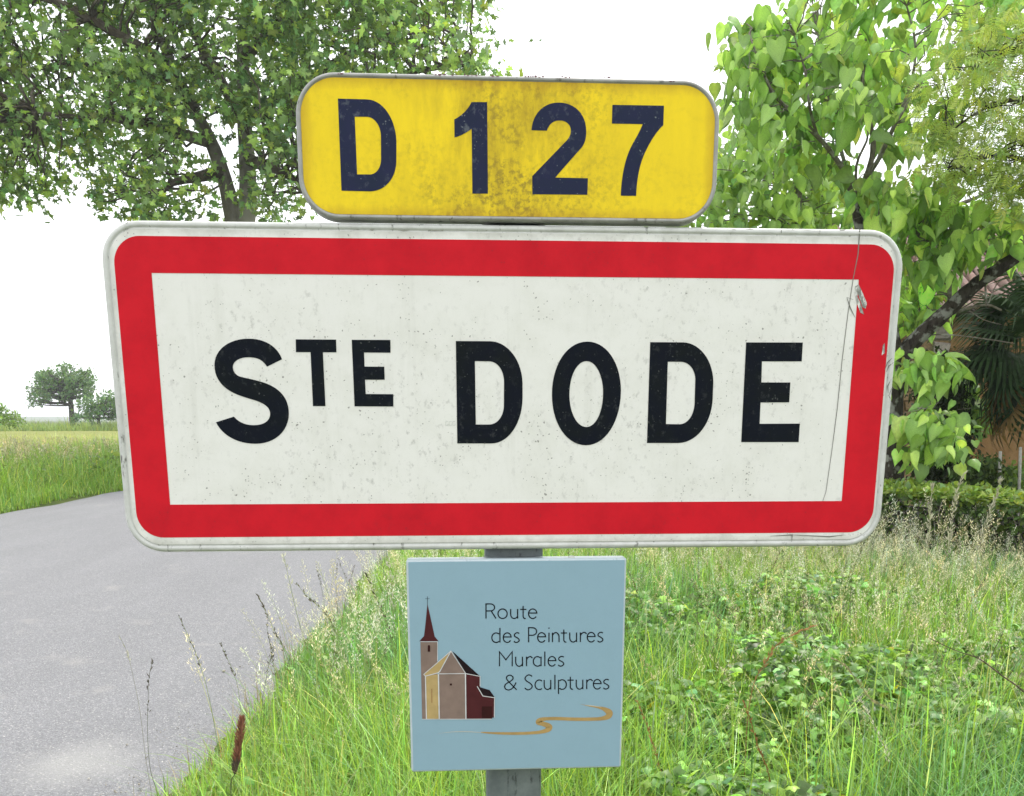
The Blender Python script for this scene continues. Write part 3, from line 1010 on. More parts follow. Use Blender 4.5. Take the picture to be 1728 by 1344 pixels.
def hang_mats(n, size, tilt=0.5, flat=0.0, svar=0.25):
    """orientations of leaves that hang tip down with a random turn and tilt"""
    a = RNG.uniform(0, 2 * np.pi, n)
    t = RNG.normal(flat, tilt, n)
    r = RNG.normal(0, tilt * 0.7, n)
    s = size * np.exp(RNG.normal(0, svar, n))
    return np.einsum('kij,kjl,klm->kim', rotz(a), rotx(t), roty(r)) * s[:, None, None]


def in_poly(x, y, poly):
    c = False
    j = len(poly) - 1
    for i in range(len(poly)):
        xi, yi = poly[i]; xj, yj = poly[j]
        if (yi > y) != (yj > y) and x < (xj - xi) * (y - yi) / (yj - yi + 1e-9) + xi:
            c = not c
        j = i
    return c


def sample_clusters(poly, n, y0, y1):
    xs_ = [p[0] for p in poly]; ys_ = [p[1] for p in poly]
    out = []
    while len(out) < n:
        x = random.uniform(min(xs_), max(xs_)); y = random.uniform(min(ys_), max(ys_))
        if in_poly(x, y, poly):
            out.append(at(x, y, random.uniform(y0, y1)))
    return out


def limb_pts(pix):
    return [at(x, y, Y) for x, y, Y in pix]


def interp(pts, n=5):
    return [Vector(p) for p in smooth_pts([tuple(p) for p in pts], n)]


def twig(mb, a, b, r0, r1, n=5, wob=0.12, sides=4, sag=0.0):
    d = b - a
    L = d.length
    pts = []
    for i in range(n + 1):
        t = i / n
        p = a + d * t
        if 0 < i < n:
            p += Vector((random.gauss(0, 1), random.gauss(0, 1), random.gauss(0, 0.6))) * L * wob * 0.4
        p.z += sag * L * math.sin(math.pi * t)
        pts.append(p)
    mb.tube(pts, [r0 + (r1 - r0) * i / n for i in range(n + 1)], sides)
    return pts


def nearest(pts, q, k=1):
    return min(pts, key=lambda p: (p - q).length_squared + max(0, p.z - q.z) * 2)


def visible_score(P_):
    """rough screen test: True where a point falls inside the frame and clear of the sign plates"""
    cp, sp_ = math.cos(PITCH), math.sin(PITCH)
    X = P_[:, 0]; Y = P_[:, 1]; Z = P_[:, 2] - EYE
    fw = Y * cp - Z * sp_; up = Y * sp_ + Z * cp
    x = CX + FPX * X / fw; y = CY - FPX * up / fw
    ok = (x > 5) & (x < 1723) & (y > 5) & (y < 1339)
    ok &= ~((x > 165) & (x < 1525) & (y > 370) & (y < 940))
    ok &= ~((x > 490) & (x < 1215) & (y > 118) & (y < 380))
    return ok, Y


def leaves_to_tree(parent, pr, M_, L_, K_, mat, n_single=300, name='foliage'):
    """the n largest visible leaves become parts of their own, the rest one mesh of kind stuff"""
    n_single = min(n_single, len(L_))
    idx_single = np.array([], int)
    if n_single:
        ok, Y = visible_score(L_)
        cand = np.where(ok)[0]
        # nearest to the camera = on the outside of the crown, shown largest
        order = cand[np.argsort(Y[cand] - 2.0 * np.linalg.norm(M_[cand], axis=(1, 2)))]
        idx_single = order[:n_single]
    rest = np.ones(len(L_), bool); rest[idx_single] = False
    V_, T_, C_ = bake([(pr, M_[rest], L_[rest], K_[rest])])
    P0 = np.array(parent.location)
    o = bpy.data.objects.new(name, np_mesh(name, V_ - P0, T_, C_, mat))
    link(o, parent); o['kind'] = 'stuff'
    # six tinted meshes shared by the single leaves
    if n_single:
        q = np.argsort(K_[idx_single].sum(1))
        groups = np.array_split(idx_single[q], 6)
        for g in groups:
            me = np_mesh('leaf', pr[0], pr[1], pr[2] * K_[g].mean(0), mat)
            for i in g:
                lo = bpy.data.objects.new('leaf', me)
                lo.matrix_basis = Matrix([list(M_[i][r]) + [L_[i][r] - P0[r]] for r in range(3)] + [[0, 0, 0, 1]])
                link(lo, parent)
    return o


def shift(mb, loc_):
    mb.v = [(v[0] - loc_[0], v[1] - loc_[1], v[2] - loc_[2]) for v in mb.v]
    return mb


# ------------------------------------------------------------------ PLANE TREE beyond the road
YP0 = 33.0
tb = at(400, 380, YP0); tb.z = 0
plane_t = empty('plane_tree', tb, 'tall plane tree with forked grey trunk rising behind the left of the signs', 'tree')
mt = MB()
fork = at(402, 372, YP0)
mt.tube(interp([tb + Vector((0, 0, -0.3)), tb + Vector((0.0, 0, 1.0)), tb + Vector((0.02, 0, 4)), fork + Vector((0, 0, -0.2))], 4), [1.0, 0.95] + [0.75] * 9 + [0.62, 0.56], 14, wob=0.03)
mt.tube(interp(limb_pts([(395, 385, 33), (388, 340, 33), (375, 290, 32.9), (356, 240, 32.8), (330, 190, 32.6), (300, 130, 32.4), (270, 60, 32.2), (240, -60, 32), (220, -200, 31.8)]), 4), np.linspace(0.27, 0.08, 33), 10, wob=0.04)
mt.tube(interp(limb_pts([(414, 385, 33), (418, 330, 33.1), (417, 270, 33.2), (412, 200, 33.4), (410, 100, 33.6), (416, 0, 33.6), (420, -130, 33.6), (415, -260, 33.6)]), 4), np.linspace(0.31, 0.10, 29), 10, wob=0.04)
shift(mt, tb).build('trunk', M['plane_bark'], plane_t, True)
mb = MB()
limb_defs = [
    [(356, 240, 32.8), (300, 225, 32), (230, 205, 31), (150, 200, 30.5), (60, 190, 30)],
    [(330, 190, 32.6), (280, 110, 31.5), (200, 60, 30.5), (110, 10, 30), (20, -20, 29.5), (-80, -60, 29)],
    [(300, 130, 32.4), (200, 120, 33.5), (100, 110, 34.5), (0, 130, 35)],
    [(412, 200, 33.4), (480, 160, 34), (560, 110, 34.5), (650, 60, 35), (740, 10, 35.2), (800, -40, 35.5)],
    [(410, 100, 33.6), (470, 40, 32.5), (540, -30, 31.5), (620, -120, 31)],
    [(417, 270, 33.2), (450, 280, 32), (490, 300, 31.2), (530, 330, 30.6)],
    [(412, 200, 33.4), (350, 100, 35), (310, 10, 36), (290, -100, 37)],
    [(416, 0, 33.6), (520, -120, 34), (600, -240, 34)],
    [(240, -60, 32), (120, -160, 31.5), (0, -220, 31)],
    [(375, 290, 32.9), (330, 300, 31.8), (290, 310, 31), (270, 330, 30.7)],
    [(480, 160, 34), (600, 150, 33), (700, 120, 32.4), (790, 110, 32)],
]
skel = []
for d in limb_defs:
    p = interp(limb_pts(d), 4)
    mb.tube(p, np.linspace(0.20, 0.04, len(p)), 6, wob=0.05)
    skel += p
for s0 in (([(388, 340, 33), (356, 240, 32.8), (300, 130, 32.4), (240, -60, 32)]), ([(418, 330, 33.1), (412, 200, 33.4), (410, 100, 33.6), (420, -130, 33.6)])):
    skel += interp(limb_pts(s0), 6)
crown_poly = [(-140, 330), (-60, 300), (0, 290), (30, 325), (55, 300), (90, 290), (150, 260), (160, 320), (200, 335), (225, 300), (250, 380), (285, 372), (300, 300), (300, 230), (345, 185), (395, 190), (436, 215), (440, 260), (448, 385), (510, 390),
              (560, 300), (620, 230), (700, 160), (800, 118), (830, 108), (790, 80), (800, 30), (820, -30), (760, -150), (650, -300), (430, -380), (200, -360), (0, -260), (-140, -120), (-220, 60)]
cl = sample_clusters(crown_poly, 800, 28.5, 37.5)
extra = [(20, 310, 30), (30, 320, 30.2), (48, 328, 30), (60, 305, 30), (78, 318, 30), (100, 292, 30), (165, 340, 30), (185, 325, 30), (205, 312, 30.4), (236, 366, 30), (250, 356, 30.2), (262, 340, 30), (282, 376, 30), (293, 352, 30.3), (305, 330, 30), (0, 325, 30), (446, 300, 32), (440, 330, 32), (450, 355, 32), (360, 350, 33.5), (352, 300, 33.5), (75, 300, 30), (165, 325, 30.2), (240, 350, 30), (245, 372, 30.3), (285, 345, 30), (300, 362, 30.5), (790, 112, 32), (815, 105, 32), (770, 118, 32), (350, 325, 31), (345, 290, 32)]
cl += [at(*e) for e in extra]
Lc, Mc, Kc = [], [], []
for i, c in enumerate(cl):
    a = nearest(skel, c)
    if (c - a).length < 7:
        twig(mb, a, c, 0.05, 0.012, 5, 0.14, 4, 0.05)
    small = i >= 800
    k = 20 if small else random.randint(30, 64)
    r = 0.30 if small else random.uniform(0.38, 0.78)
    # leaves sit in drooping sprays around the twig end
    g = RNG.normal(0, 1, (k, 3)) * np.array([r, r, r * 0.62])
    Lc.append(np.array(c)[None] + g + np.array([0, 0, -0.15 * r]))
for i in range(700):
    c = cl[random.randrange(800)]
    e = c + Vector((random.gauss(0, 0.45), random.gauss(0, 0.45), random.gauss(0, 0.35)))
    twig(mb, c, e, 0.014, 0.006, 3, 0.15, 3)
L_ = np.concatenate(Lc)
n = len(L_)
M_ = hang_mats(n, 0.208, 0.9, 0.3, 0.28)
K_ = tints(n, 0.38, 0.15) * np.array([0.185, 0.30, 0.08])  # wide tone spread puts lit and shaded leaves into the colour
lit_leaf = RNG.random(n) < 0.10
K_[lit_leaf] = K_[lit_leaf] * np.array([1.9, 1.6, 1.1])  # random leaves lightened, sun on them painted into the tint
leaves_to_tree(plane_t, star_leaf(), M_, L_, K_, M['plane_leaf'], 300)
shift(mb, tb).build('branches', bark('branch_bark', (0.035, 0.028, 0.02), (0.085, 0.07, 0.05), (0.16, 0.14, 0.11), 5), plane_t)

# ------------------------------------------------------------------ BIG LEAVED TREE behind the hedge on the right
YC = 11.0
cb = at(1506, 850, YC); cb.z = 0.0
cat = empty('catalpa_tree', cb, 'tree with hanging heart shaped leaves and dark leaning limb behind the hedge', 'tree')
mt = MB()
forkc = at(1514, 612, YC)
mt.tube(interp([cb + Vector((0, 0, -0.2)), at(1507, 800, YC), at(1507, 700, YC), forkc], 5), np.linspace(0.125, 0.09, 16), 12, wob=0.07)
A = interp(limb_pts([(1514, 618, YC), (1530, 590, YC), (1560, 560, YC - 0.1), (1610, 514, YC - 0.2), (1650, 478, YC - 0.3), (1692, 450, YC - 0.4), (1740, 415, YC - 0.4), (1800, 350, YC - 0.5)]), 4)
mt.tube(A, np.linspace(0.095, 0.055, len(A)), 10, wob=0.08)
Bp = interp(limb_pts([(1514, 618, YC), (1503, 560, YC), (1480, 470, YC + 0.1), (1455, 395, YC + 0.1), (1448, 345, YC + 0.1)]), 4)
mt.tube(Bp, np.linspace(0.09, 0.065, len(Bp)), 10, wob=0.08)
shift(mt, cb).build('trunk', M['dark_bark'], cat, True)
mb = MB(); skel = list(A) + list(Bp)
for d, r0, r1 in [
    ([(1448, 345, 11.1), (1436, 323, 11), (1421, 283, 10.9), (1379, 230, 10.7), (1321, 176, 10.5), (1300, 150, 10.4), (1270, 75, 10.3)], 0.035, 0.009),
    ([(1379, 230, 10.7), (1366, 180, 10.5), (1358, 120, 10.4), (1340, 60, 10.3)], 0.018, 0.006),
    ([(1436, 323, 11), (1425, 275, 11.2), (1412, 225, 11.4), (1395, 150, 11.6), (1380, 60, 11.8)], 0.025, 0.008),
    ([(1448, 345, 11.1), (1462, 300, 11.1), (1473, 255, 11.1), (1470, 215, 11.1), (1455, 150, 11), (1462, 60, 11), (1450, -40, 11)], 0.04, 0.01),
    ([(1462, 300, 11.1), (1485, 265, 10.9), (1510, 210, 10.8), (1535, 150, 10.7), (1545, 80, 10.6), (1530, 10, 10.5)], 0.028, 0.008),
    ([(1448, 345, 11.1), (1445, 280, 10.9), (1465, 225, 10.8), (1440, 170, 10.6)], 0.018, 0.006),
    ([(1455, 380, 11.1), (1500, 348, 11.3), (1550, 355, 11.4), (1620, 345, 11.5), (1700, 310, 11.6), (1760, 290, 11.6)], 0.04, 0.014),
    ([(1510, 210, 10.8), (1560, 130, 11.2), (1600, 90, 11.4), (1628, 40, 11.5), (1650, -20, 11.6)], 0.022, 0.008),
    ([(1603, 530, 10.9), (1602, 470, 10.8), (1600, 430, 10.7), (1598, 400, 10.7)], 0.028, 0.018),
    ([(1598, 430, 10.7), (1585, 415, 10.6), (1568, 408, 10.5), (1550, 400, 10.5)], 0.012, 0.006),
    ([(1600, 425, 10.7), (1620, 420, 10.6), (1640, 400, 10.5), (1655, 385, 10.5)], 0.012, 0.006),
    ([(1692, 450, 10.6), (1670, 430, 10.5), (1640, 405, 10.4), (1610, 380, 10.4)], 0.014, 0.006),
    ([(1605, 530, 10.9), (1630, 522, 10.8), (1665, 515, 10.7), (1690, 524, 10.6)], 0.018, 0.01),
    ([(1565, 566, 10.9), (1600, 565, 10.8), (1660, 572, 10.7), (1712, 580, 10.6)], 0.008, 0.004),
    ([(1514, 760, 11.0), (1530, 728, 10.9), (1550, 705, 10.7), (1570, 680, 10.6)], 0.01, 0.004),
    ([(1514, 640, 11.0), (1535, 610, 10.8), (1555, 590, 10.7)], 0.01, 0.004),
    ([(1636, 525, 10.8), (1660, 540, 10.7), (1690, 548, 10.6)], 0.006, 0.003),
    ([(1664, 515, 10.7), (1662, 480, 10.7), (1650, 455, 10.6)], 0.012, 0.008),
    ([(1668, 512, 10.7), (1682, 480, 10.7), (1700, 468, 10.6)], 0.008, 0.004)]:
    p = interp(limb_pts(d), 4)
    mb.tube(p, np.linspace(r0, r1, len(p)), 6, wob=0.1)
    skel += p[2:]
regions = [   # photo region, clusters, depth range, leaves per cluster
    ([(1335, -5), (1255, 30), (1232, 70), (1240, 130), (1255, 190), (1300, 220), (1360, 235), (1430, 215), (1520, 245), (1600, 230), (1640, 120), (1700, 60), (1725, 40), (1728, -60), (1640, -120), (1480, -170), (1360, -120)], 128, 10.0, 12.4, 12),
    ([(1240, 60), (1252, 22), (1320, 5), (1325, 150), (1270, 190), (1248, 130)], 20, 10.2, 11.0, 11),
    ([(1470, 280), (1450, 320), (1500, 345), (1590, 350), (1600, 300), (1530, 285)], 16, 10.2, 10.9, 13),
    ([(1500, 360), (1510, 450), (1540, 450), (1600, 430), (1700, 410), (1728, 400), (1780, 340), (1728, 330), (1620, 345)], 36, 10.2, 11.2, 11),
    ([(1505, 450), (1520, 540), (1545, 535), (1590, 500), (1590, 450)], 16, 11.0, 12.0, 11),
    ([(1545, 680), (1546, 770), (1560, 772), (1592, 770), (1602, 740), (1588, 700), (1565, 665)], 19, 10.1, 10.9, 11),
    ([(1546, 590), (1548, 640), (1565, 650), (1582, 615), (1568, 590)], 8, 10.4, 10.9, 11),
    ([(1300, 220), (1340, 260), (1420, 300), (1500, 250), (1420, 230)], 7, 11.0, 12.0, 9),
]
Lc = []
for poly, nc, ya, yb, kk in regions:
    for c in sample_clusters(poly, nc, ya, yb):
        a = nearest(skel, c)
        if (c - a).length < 1.2:
            twig(mb, a, c, 0.008, 0.003, 5, 0.12, 4, 0.08)
        for _ in range(2):
            twig(mb, c, c + Vector((random.gauss(0, 0.14), random.gauss(0, 0.14), random.gauss(0.02, 0.1))), 0.0035, 0.0015, 3, 0.15, 3)
        k = max(4, int(random.gauss(kk, 2.5)))
        g = RNG.normal(0, 1, (k, 3)) * np.array([0.15, 0.15, 0.11])
        g[:, 2] = -np.abs(g[:, 2]) * 1.1 + 0.04
        Lc.append(np.array(c)[None] + g)
L_ = np.concatenate(Lc); n = len(L_)
M_ = hang_mats(n, 0.143, 0.5, 0.15, 0.3)
K_ = tints(n, 0.3, 0.09) * np.array([0.26, 0.45, 0.11])
yg = RNG.random(n) < 0.25
K_[yg] *= np.array([1.6, 1.25, 1.3])  # a share of the leaves paled: highlights painted into the leaf colour
leaves_to_tree(cat, heart_leaf(), M_, L_, K_, M['leaf'], 300)
shift(mb, cb).build('branches', M['grey_twig'], cat)

# second heart leaved tree, lower and further, showing between the yellow plate and the trunk
hb = at(1330, 500, 15.0); hb.z = 0
ht = empty('heart_leaved_tree', hb, 'low bushy tree with fresh green heart shaped leaves showing right of the yellow plate', 'tree')
mb = MB()
mb.tube(interp([hb + Vector((0, 0, -0.2)), at(1325, 560, 15), at(1340, 420, 15), at(1350, 300, 15)], 4), np.linspace(0.11, 0.04, 13), 8, wob=0.05)
sk = interp([at(1325, 560, 15), at(1340, 420, 15), at(1350, 300, 15), at(1340, 250, 15)], 5)
mt2 = shift(mb, hb); mt2.build('trunk', M['grey_twig'], ht, True)
mb = MB(); Lc = []
for c in sample_clusters([(1150, 230), (1180, 215), (1240, 228), (1290, 215), (1350, 240), (1420, 280), (1445, 330), (1450, 400), (1500, 520), (1480, 640), (1250, 620), (1130, 420)], 230, 13.8, 16.5):
    a = nearest(sk, c)
    twig(mb, a, c, 0.014, 0.004, 4, 0.12, 3, 0.05)
    k = random.randint(9, 17)
    g = RNG.normal(0, 1, (k, 3)) * np.array([0.2, 0.2, 0.15])
    Lc.append(np.array(c)[None] + g)
L_ = np.concatenate(Lc); n = len(L_)
M_ = hang_mats(n, 0.155, 0.5, 0.35, 0.25)
K_ = tints(n, 0.2, 0.13) * np.array([0.25, 0.40, 0.10])
leaves_to_tree(ht, heart_leaf(), M_, L_, K_, M['leaf'], 150)
shift(mb, hb).build('branches', M['grey_twig'], ht)

# seeding tree with narrow leaflets, reaching in from the right edge
sb = at(1830, 700, 10.0); sb.z = 0
stt = empty('seeding_tree', sb, 'yellow green tree with fine narrow leaflets and seed clusters reaching in from the right edge', 'tree')
mb = MB()
mb.tube(interp([sb + Vector((0, 0, -0.2)), at(1835, 560, 10), at(1850, 350, 10), at(1840, 100, 10), at(1830, -80, 10)], 4), np.linspace(0.13, 0.04, 17), 10, wob=0.05)
shift(mb, sb).build('trunk', M['dark_bark'], stt, True)
mb = MB(); sk = []
for d in ([(1850, 350, 10), (1780, 300, 9.8), (1700, 262, 9.6), (1640, 270, 9.5), (1600, 285, 9.4)], [(1850, 250, 10), (1780, 170, 9.7), (1700, 170, 9.5), (1650, 190, 9.4), (1600, 225, 9.3)],
          [(1845, 180, 10), (1790, 100, 9.8), (1720, 80, 9.6), (1670, 100, 9.5), (1640, 120, 9.4)], [(1850, 300, 10), (1780, 320, 9.8), (1720, 330, 9.7)]):
    p = interp(limb_pts(d), 4); mb.tube(p, np.linspace(0.035, 0.006, len(p)), 5, wob=0.06); sk += p
Lc = []
for c in sample_clusters([(1570, 130), (1620, 70), (1680, 20), (1740, 10), (1800, 30), (1900, 60), (1920, 300), (1800, 370), (1728, 340), (1640, 330), (1590, 290), (1555, 230), (1560, 170)], 210, 8.9, 10.4):
    a = nearest(sk, c); twig(mb, a, c, 0.007, 0.002, 4, 0.12, 3)
    k = random.randint(12, 22)
    g = RNG.normal(0, 1, (k, 3)) * np.array([0.13, 0.13, 0.10])
    Lc.append(np.array(c)[None] + g)
L_ = np.concatenate(Lc); n = len(L_)
M_ = hang_mats(n, 0.105, 0.9, 0.6, 0.25)
K_ = tints(n, 0.2, 0.12) * np.array([0.33, 0.42, 0.10])
leaves_to_tree(stt, needle_spray(), M_, L_, K_, M['leaf'], 0)
shift(mb, sb).build('branches', M['dark_bark'], stt)


# ------------------------------------------------------------------ shrubs and far trees
def bush(name, label, cat_, poly, ya, yb, nc, kk, spread, leafp, size, col, mat, basepx, baseY, trunk_r=0.03, trunk_top=None, bark_m=None, tilt=0.7, sp=0.22):
    b = at(*basepx, baseY); b.z = 0
    t = empty(name, b, label, cat_)
    m1 = MB()
    top = at(*(trunk_top or basepx), baseY)
    tp = interp([b + Vector((0, 0, -0.1)), b.lerp(top, 0.5) + Vector((0.02, 0, 0)), top], 4)
    m1.tube(tp, np.linspace(trunk_r, trunk_r * 0.6, len(tp)), 8, wob=0.06)
    Lc_ = []
    m2 = MB()
    for c in sample_clusters(poly, nc, ya, yb):
        if c.z < 0.02: c.z = random.uniform(0.02, 0.15)
        twig(m2, nearest(tp[len(tp) // 2:], c), c, trunk_r * 0.35, trunk_r * 0.08, 4, 0.12, 3)
        k = max(3, int(random.gauss(kk, kk * 0.2)))
        g_ = RNG.normal(0, 1, (k, 3)) * spread
        q = np.array(c)[None] + g_
        q[:, 2] = np.maximum(q[:, 2], 0.05)
        Lc_.append(q)
    L = np.concatenate(Lc_); n_ = len(L)
    leaves_to_tree(t, leafp, hang_mats(n_, size, tilt, 0.4), L, tints(n_, sp, 0.12) * np.array(col), mat, 0)
    shift(m1, b).build('trunk', bark_m or M['dark_bark'], t, True)
    shift(m2, b).build('branches', bark_m or M['dark_bark'], t)
    return t


bush('far_tree', 'lone spreading tree far off at the edge of the pale field', 'tree',
     [(44, 668), (54, 645), (66, 626), (86, 622), (105, 616), (132, 620), (155, 628), (164, 645), (160, 662), (146, 672), (128, 668), (105, 672), (82, 676), (58, 690), (50, 680)], 102, 110, 150, 30, 0.26, oval_leaf(w=0.4), 0.22,
     (0.10, 0.185, 0.055), M['plane_leaf'], (121, 706), 106, 0.34, (117, 655), None, 0.7)
bush('far_shrub', 'dark green bushy shrub right beside the lone far tree, by the white plate edge', 'shrub',
     [(128, 706), (130, 685), (145, 672), (160, 672), (175, 660), (190, 668), (215, 660), (230, 700), (200, 709)], 98, 103, 80, 30, 0.28, oval_leaf(w=0.4), 0.22, (0.10, 0.2, 0.055), M['plane_leaf'], (165, 708), 101, 0.2, (165, 690))
bush('field_shrub', 'rounded light green shrub at the left edge behind the tall verge grass', 'shrub',
     [(-60, 715), (-60, 690), (-20, 684), (5, 688), (20, 697), (36, 706), (40, 714)], 58, 64, 60, 34, 0.16, oval_leaf(w=0.4), 0.13, (0.16, 0.26, 0.06), M['leaf'], (-15, 716), 61, 0.12, (-15, 700))

bush('dark_conifer', 'dark dense upright evergreen between the big leaved tree and the ochre wall', 'shrub',
     [(1553, 800), (1560, 700), (1562, 640), (1575, 612), (1592, 606), (1606, 625), (1614, 680), (1622, 740), (1622, 800)], 13.0, 14.0, 190, 60, 0.10, oval_leaf(w=0.22), 0.07, (0.030, 0.045, 0.016), M['dark_leaf'], (1592, 826), 13.5, 0.07, (1590, 660))
bush('climbing_shrub', 'light green leafy shrub against the ochre wall beside the dark evergreen', 'shrub',
     [(1612, 650), (1622, 645), (1636, 668), (1640, 690), (1664, 690), (1660, 715), (1640, 722), (1622, 715)], 14.6, 15.1, 34, 22, 0.10, oval_leaf(w=0.42), 0.11, (0.17, 0.29, 0.07), M['leaf'], (1640, 800), 14.9, 0.03, (1635, 700))
bush('garden_shrub', 'dark green low shrub below the palm behind the hedge', 'shrub',
     [(1612, 842), (1618, 800), (1640, 786), (1680, 784), (1690, 842)], 12.0, 12.8, 70, 40, 0.08, oval_leaf(w=0.35), 0.06, (0.05, 0.085, 0.02), M['dark_leaf'], (1652, 860), 12.4, 0.03, (1652, 820))
bush('box_shrub', 'bright green low shrub at the right edge behind the hedge', 'shrub',
     [(1692, 840), (1695, 800), (1715, 784), (1790, 788), (1800, 845)], 12.2, 13.0, 60, 40, 0.08, oval_leaf(w=0.35), 0.06, (0.17, 0.27, 0.05), M['leaf'], (1745, 860), 12.6, 0.03, (1745, 820))

# ------------------------------------------------------------------ HEDGE
hl = [(2.45, 13.6), (2.75, 12.6), (3.2, 11.3), (3.75, 9.9), (4.15, 8.8), (4.6, 7.6), (5.1, 6.4), (5.5, 5.4)]
hp = empty('hedge', (3.95, 9.4, 0), 'clipped low hedge with bright yellow green top and dark woody side behind the tall grass', 'hedge')
P0h = np.array(hp.location)
core = MB(); tw = MB(); Ls, Ks, Ms = [], [], []
Ltop, Ktop = [], []
HH = 0.89
for i in range(len(hl) - 1):
    a = Vector((*hl[i], 0)); b = Vector((*hl[i + 1], 0))
    d = (b - a); L = d.length; t = d.normalized(); nn = Vector((-t.y, t.x, 0))
    if nn.x > 0: nn = -nn                                      # towards the camera side
    c = (a + b) / 2
    core.box(c - nn * 0.36 + Vector((0, 0, 0.36)), (L + 0.05, 0.42, 0.72), rot=Matrix.Rotation(math.atan2(t.y, t.x), 3, 'Z'))
    ks = int(L * 1500)
    s = RNG.uniform(0, L, ks); z = RNG.uniform(0.03, HH, ks); dep = RNG.uniform(-0.10, 0.06, ks)
    p = np.array(a)[None] + s[:, None] * np.array(t)[None] + (dep[:, None]) * np.array(nn)[None]
    p[:, 2] = z
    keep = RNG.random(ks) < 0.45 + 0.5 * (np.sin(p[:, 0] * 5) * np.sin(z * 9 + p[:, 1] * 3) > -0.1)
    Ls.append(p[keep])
    kt = int(L * 1700)
    s = RNG.uniform(0, L, kt); wv = RNG.uniform(-0.72, 0.05, kt)
    p = np.array(a)[None] + s[:, None] * np.array(t)[None] + wv[:, None] * np.array(nn)[None]
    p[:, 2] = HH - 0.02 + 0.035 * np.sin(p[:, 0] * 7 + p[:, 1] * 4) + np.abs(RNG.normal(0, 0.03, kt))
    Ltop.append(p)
    for k in range(int(L * 70)):
        q = a + t * random.uniform(0, L) + nn * random.uniform(-0.12, 0.0)
        q.z = random.uniform(0.0, 0.6)
        e = q + t * random.gauss(0, 0.1) + nn * random.gauss(0, 0.05) + Vector((0, 0, random.uniform(0.12, 0.4)))
        e.z = min(e.z, HH)
        twig(tw, q, e, 0.008, 0.003, 3, 0.15, 3)
shift(core, hp.location).build('dead_wood', M['dark_bark'], hp)
shift(tw, hp.location).build('branches', M['grey_twig'], hp)['kind'] = 'stuff'
Ls = np.concatenate(Ls); Lt = np.concatenate(Ltop)
V_, T_, C_ = bake([(oval_leaf(w=0.36), hang_mats(len(Ls), 0.05, 0.8, 0.3), Ls, tints(len(Ls), 0.3, 0.15) * np.array([0.08, 0.135, 0.03])),  # side leaves darker than the top ones: high sun put into the colour
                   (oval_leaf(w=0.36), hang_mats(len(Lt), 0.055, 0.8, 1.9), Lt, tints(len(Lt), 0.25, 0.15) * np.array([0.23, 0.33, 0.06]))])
o = bpy.data.objects.new('foliage', np_mesh('foliage', V_ - P0h, T_, C_, M['leaf'])); link(o, hp); o['kind'] = 'stuff'

# ------------------------------------------------------------------ STONE HOUSE behind the trees on the right
HX0 = at(1470, 600, 16.5).x; HXC = at(1605, 570, 16.5).x; HX1 = 13.5
eave_z = at(1610, 533, 16.3).z
house = empty('stone_house', (HXC, 16.5, 0), 'low stone and ochre rendered house with clay tiled roof behind the palm and trees', 'house')
N = NT('ochre_render')
v = N.coords(); n1 = N.noise(v, 3.0, 6, 0.7); n2 = N.noise(v, 28, 5, 0.7)
c = N.mix(N.ramp(n1, [(0.35, 0), (0.65, 1)]), (0.20, 0.11, 0.045), (0.27, 0.165, 0.075))
c = N.mix(N.ramp(n2, [(0.55, 0), (0.72, 1)]), c, (0.17, 0.115, 0.06))
ochre = N.bsdf(c, 0.95, 0.1, bump=n2, bstr=0.7, bdist=0.03)
N = NT('lime_mortar')
v = N.coords(); n2 = N.noise(v, 20, 5, 0.7)
mortar = N.bsdf(N.mix(N.ramp(n2, [(0.4, 0), (0.6, 1)]), (0.20, 0.14, 0.08), (0.30, 0.21, 0.12)), 0.95, 0.1, bump=n2, bstr=0.6, bdist=0.02)
dx0, dx1 = at(1622, 740, 16.5).x - HXC, at(1641, 740, 16.5).x - HXC
dz = at(1630, 688, 16.5).z
m = MB()
HW = HX1 - HXC
m.box(((0 + dx0) / 2, 0.2, eave_z / 2), (dx0, 0.4, eave_z))
m.box(((dx1 + HW) / 2, 0.2, eave_z / 2), (HW - dx1, 0.4, eave_z))
m.box(((dx0 + dx1) / 2, 0.2, (eave_z + dz) / 2), (dx1 - dx0, 0.4, eave_z - dz))
m.box((HW + 0.2, 2.6, eave_z / 2), (0.4, 4.4, eave_z))
m.build('rendered_wall', ochre, house)
m = MB()
m.box(((HX0 - HXC) / 2 - 0.01, 0.19, eave_z / 2), (HXC - HX0 - 0.02, 0.38, eave_z - 0.004))
m.box((HX0 - HXC + 0.2, 2.6, eave_z / 2), (0.4, 4.4, eave_z - 0.004))
m.build('stone_wall', mortar, house)
m = MB(); m.box(((dx0 + dx1) / 2, 0.33, dz / 2), (dx1 - dx0 - 0.01, 0.06, dz - 0.01), (0.035, 0.03, 0.025)); m.build('door', M['wood'], house)
# quoins and rubble, each stone its own part
stone_meshes = []


def stone_mesh(w, h, d, col, j=0.012):
    mm = MB()
    vs = []
    for (x, z) in ((-1, -1), (1, -1), (1, 1), (-1, 1)):
        vs.append((x * w / 2 + random.gauss(0, j), 0, z * h / 2 + random.gauss(0, j)))
    fr = [(x * 0.86 + random.gauss(0, j * 0.5), -d * random.uniform(0.8, 1.2), z * 0.82 + random.gauss(0, j * 0.5)) for x, _, z in vs]
    mm.add(vs + fr, [(0, 1, 5, 4), (1, 2, 6, 5), (2, 3, 7, 6), (3, 0, 4, 7), (4, 5, 6, 7)], col)
    return mm.mesh('stone', M['stone'])


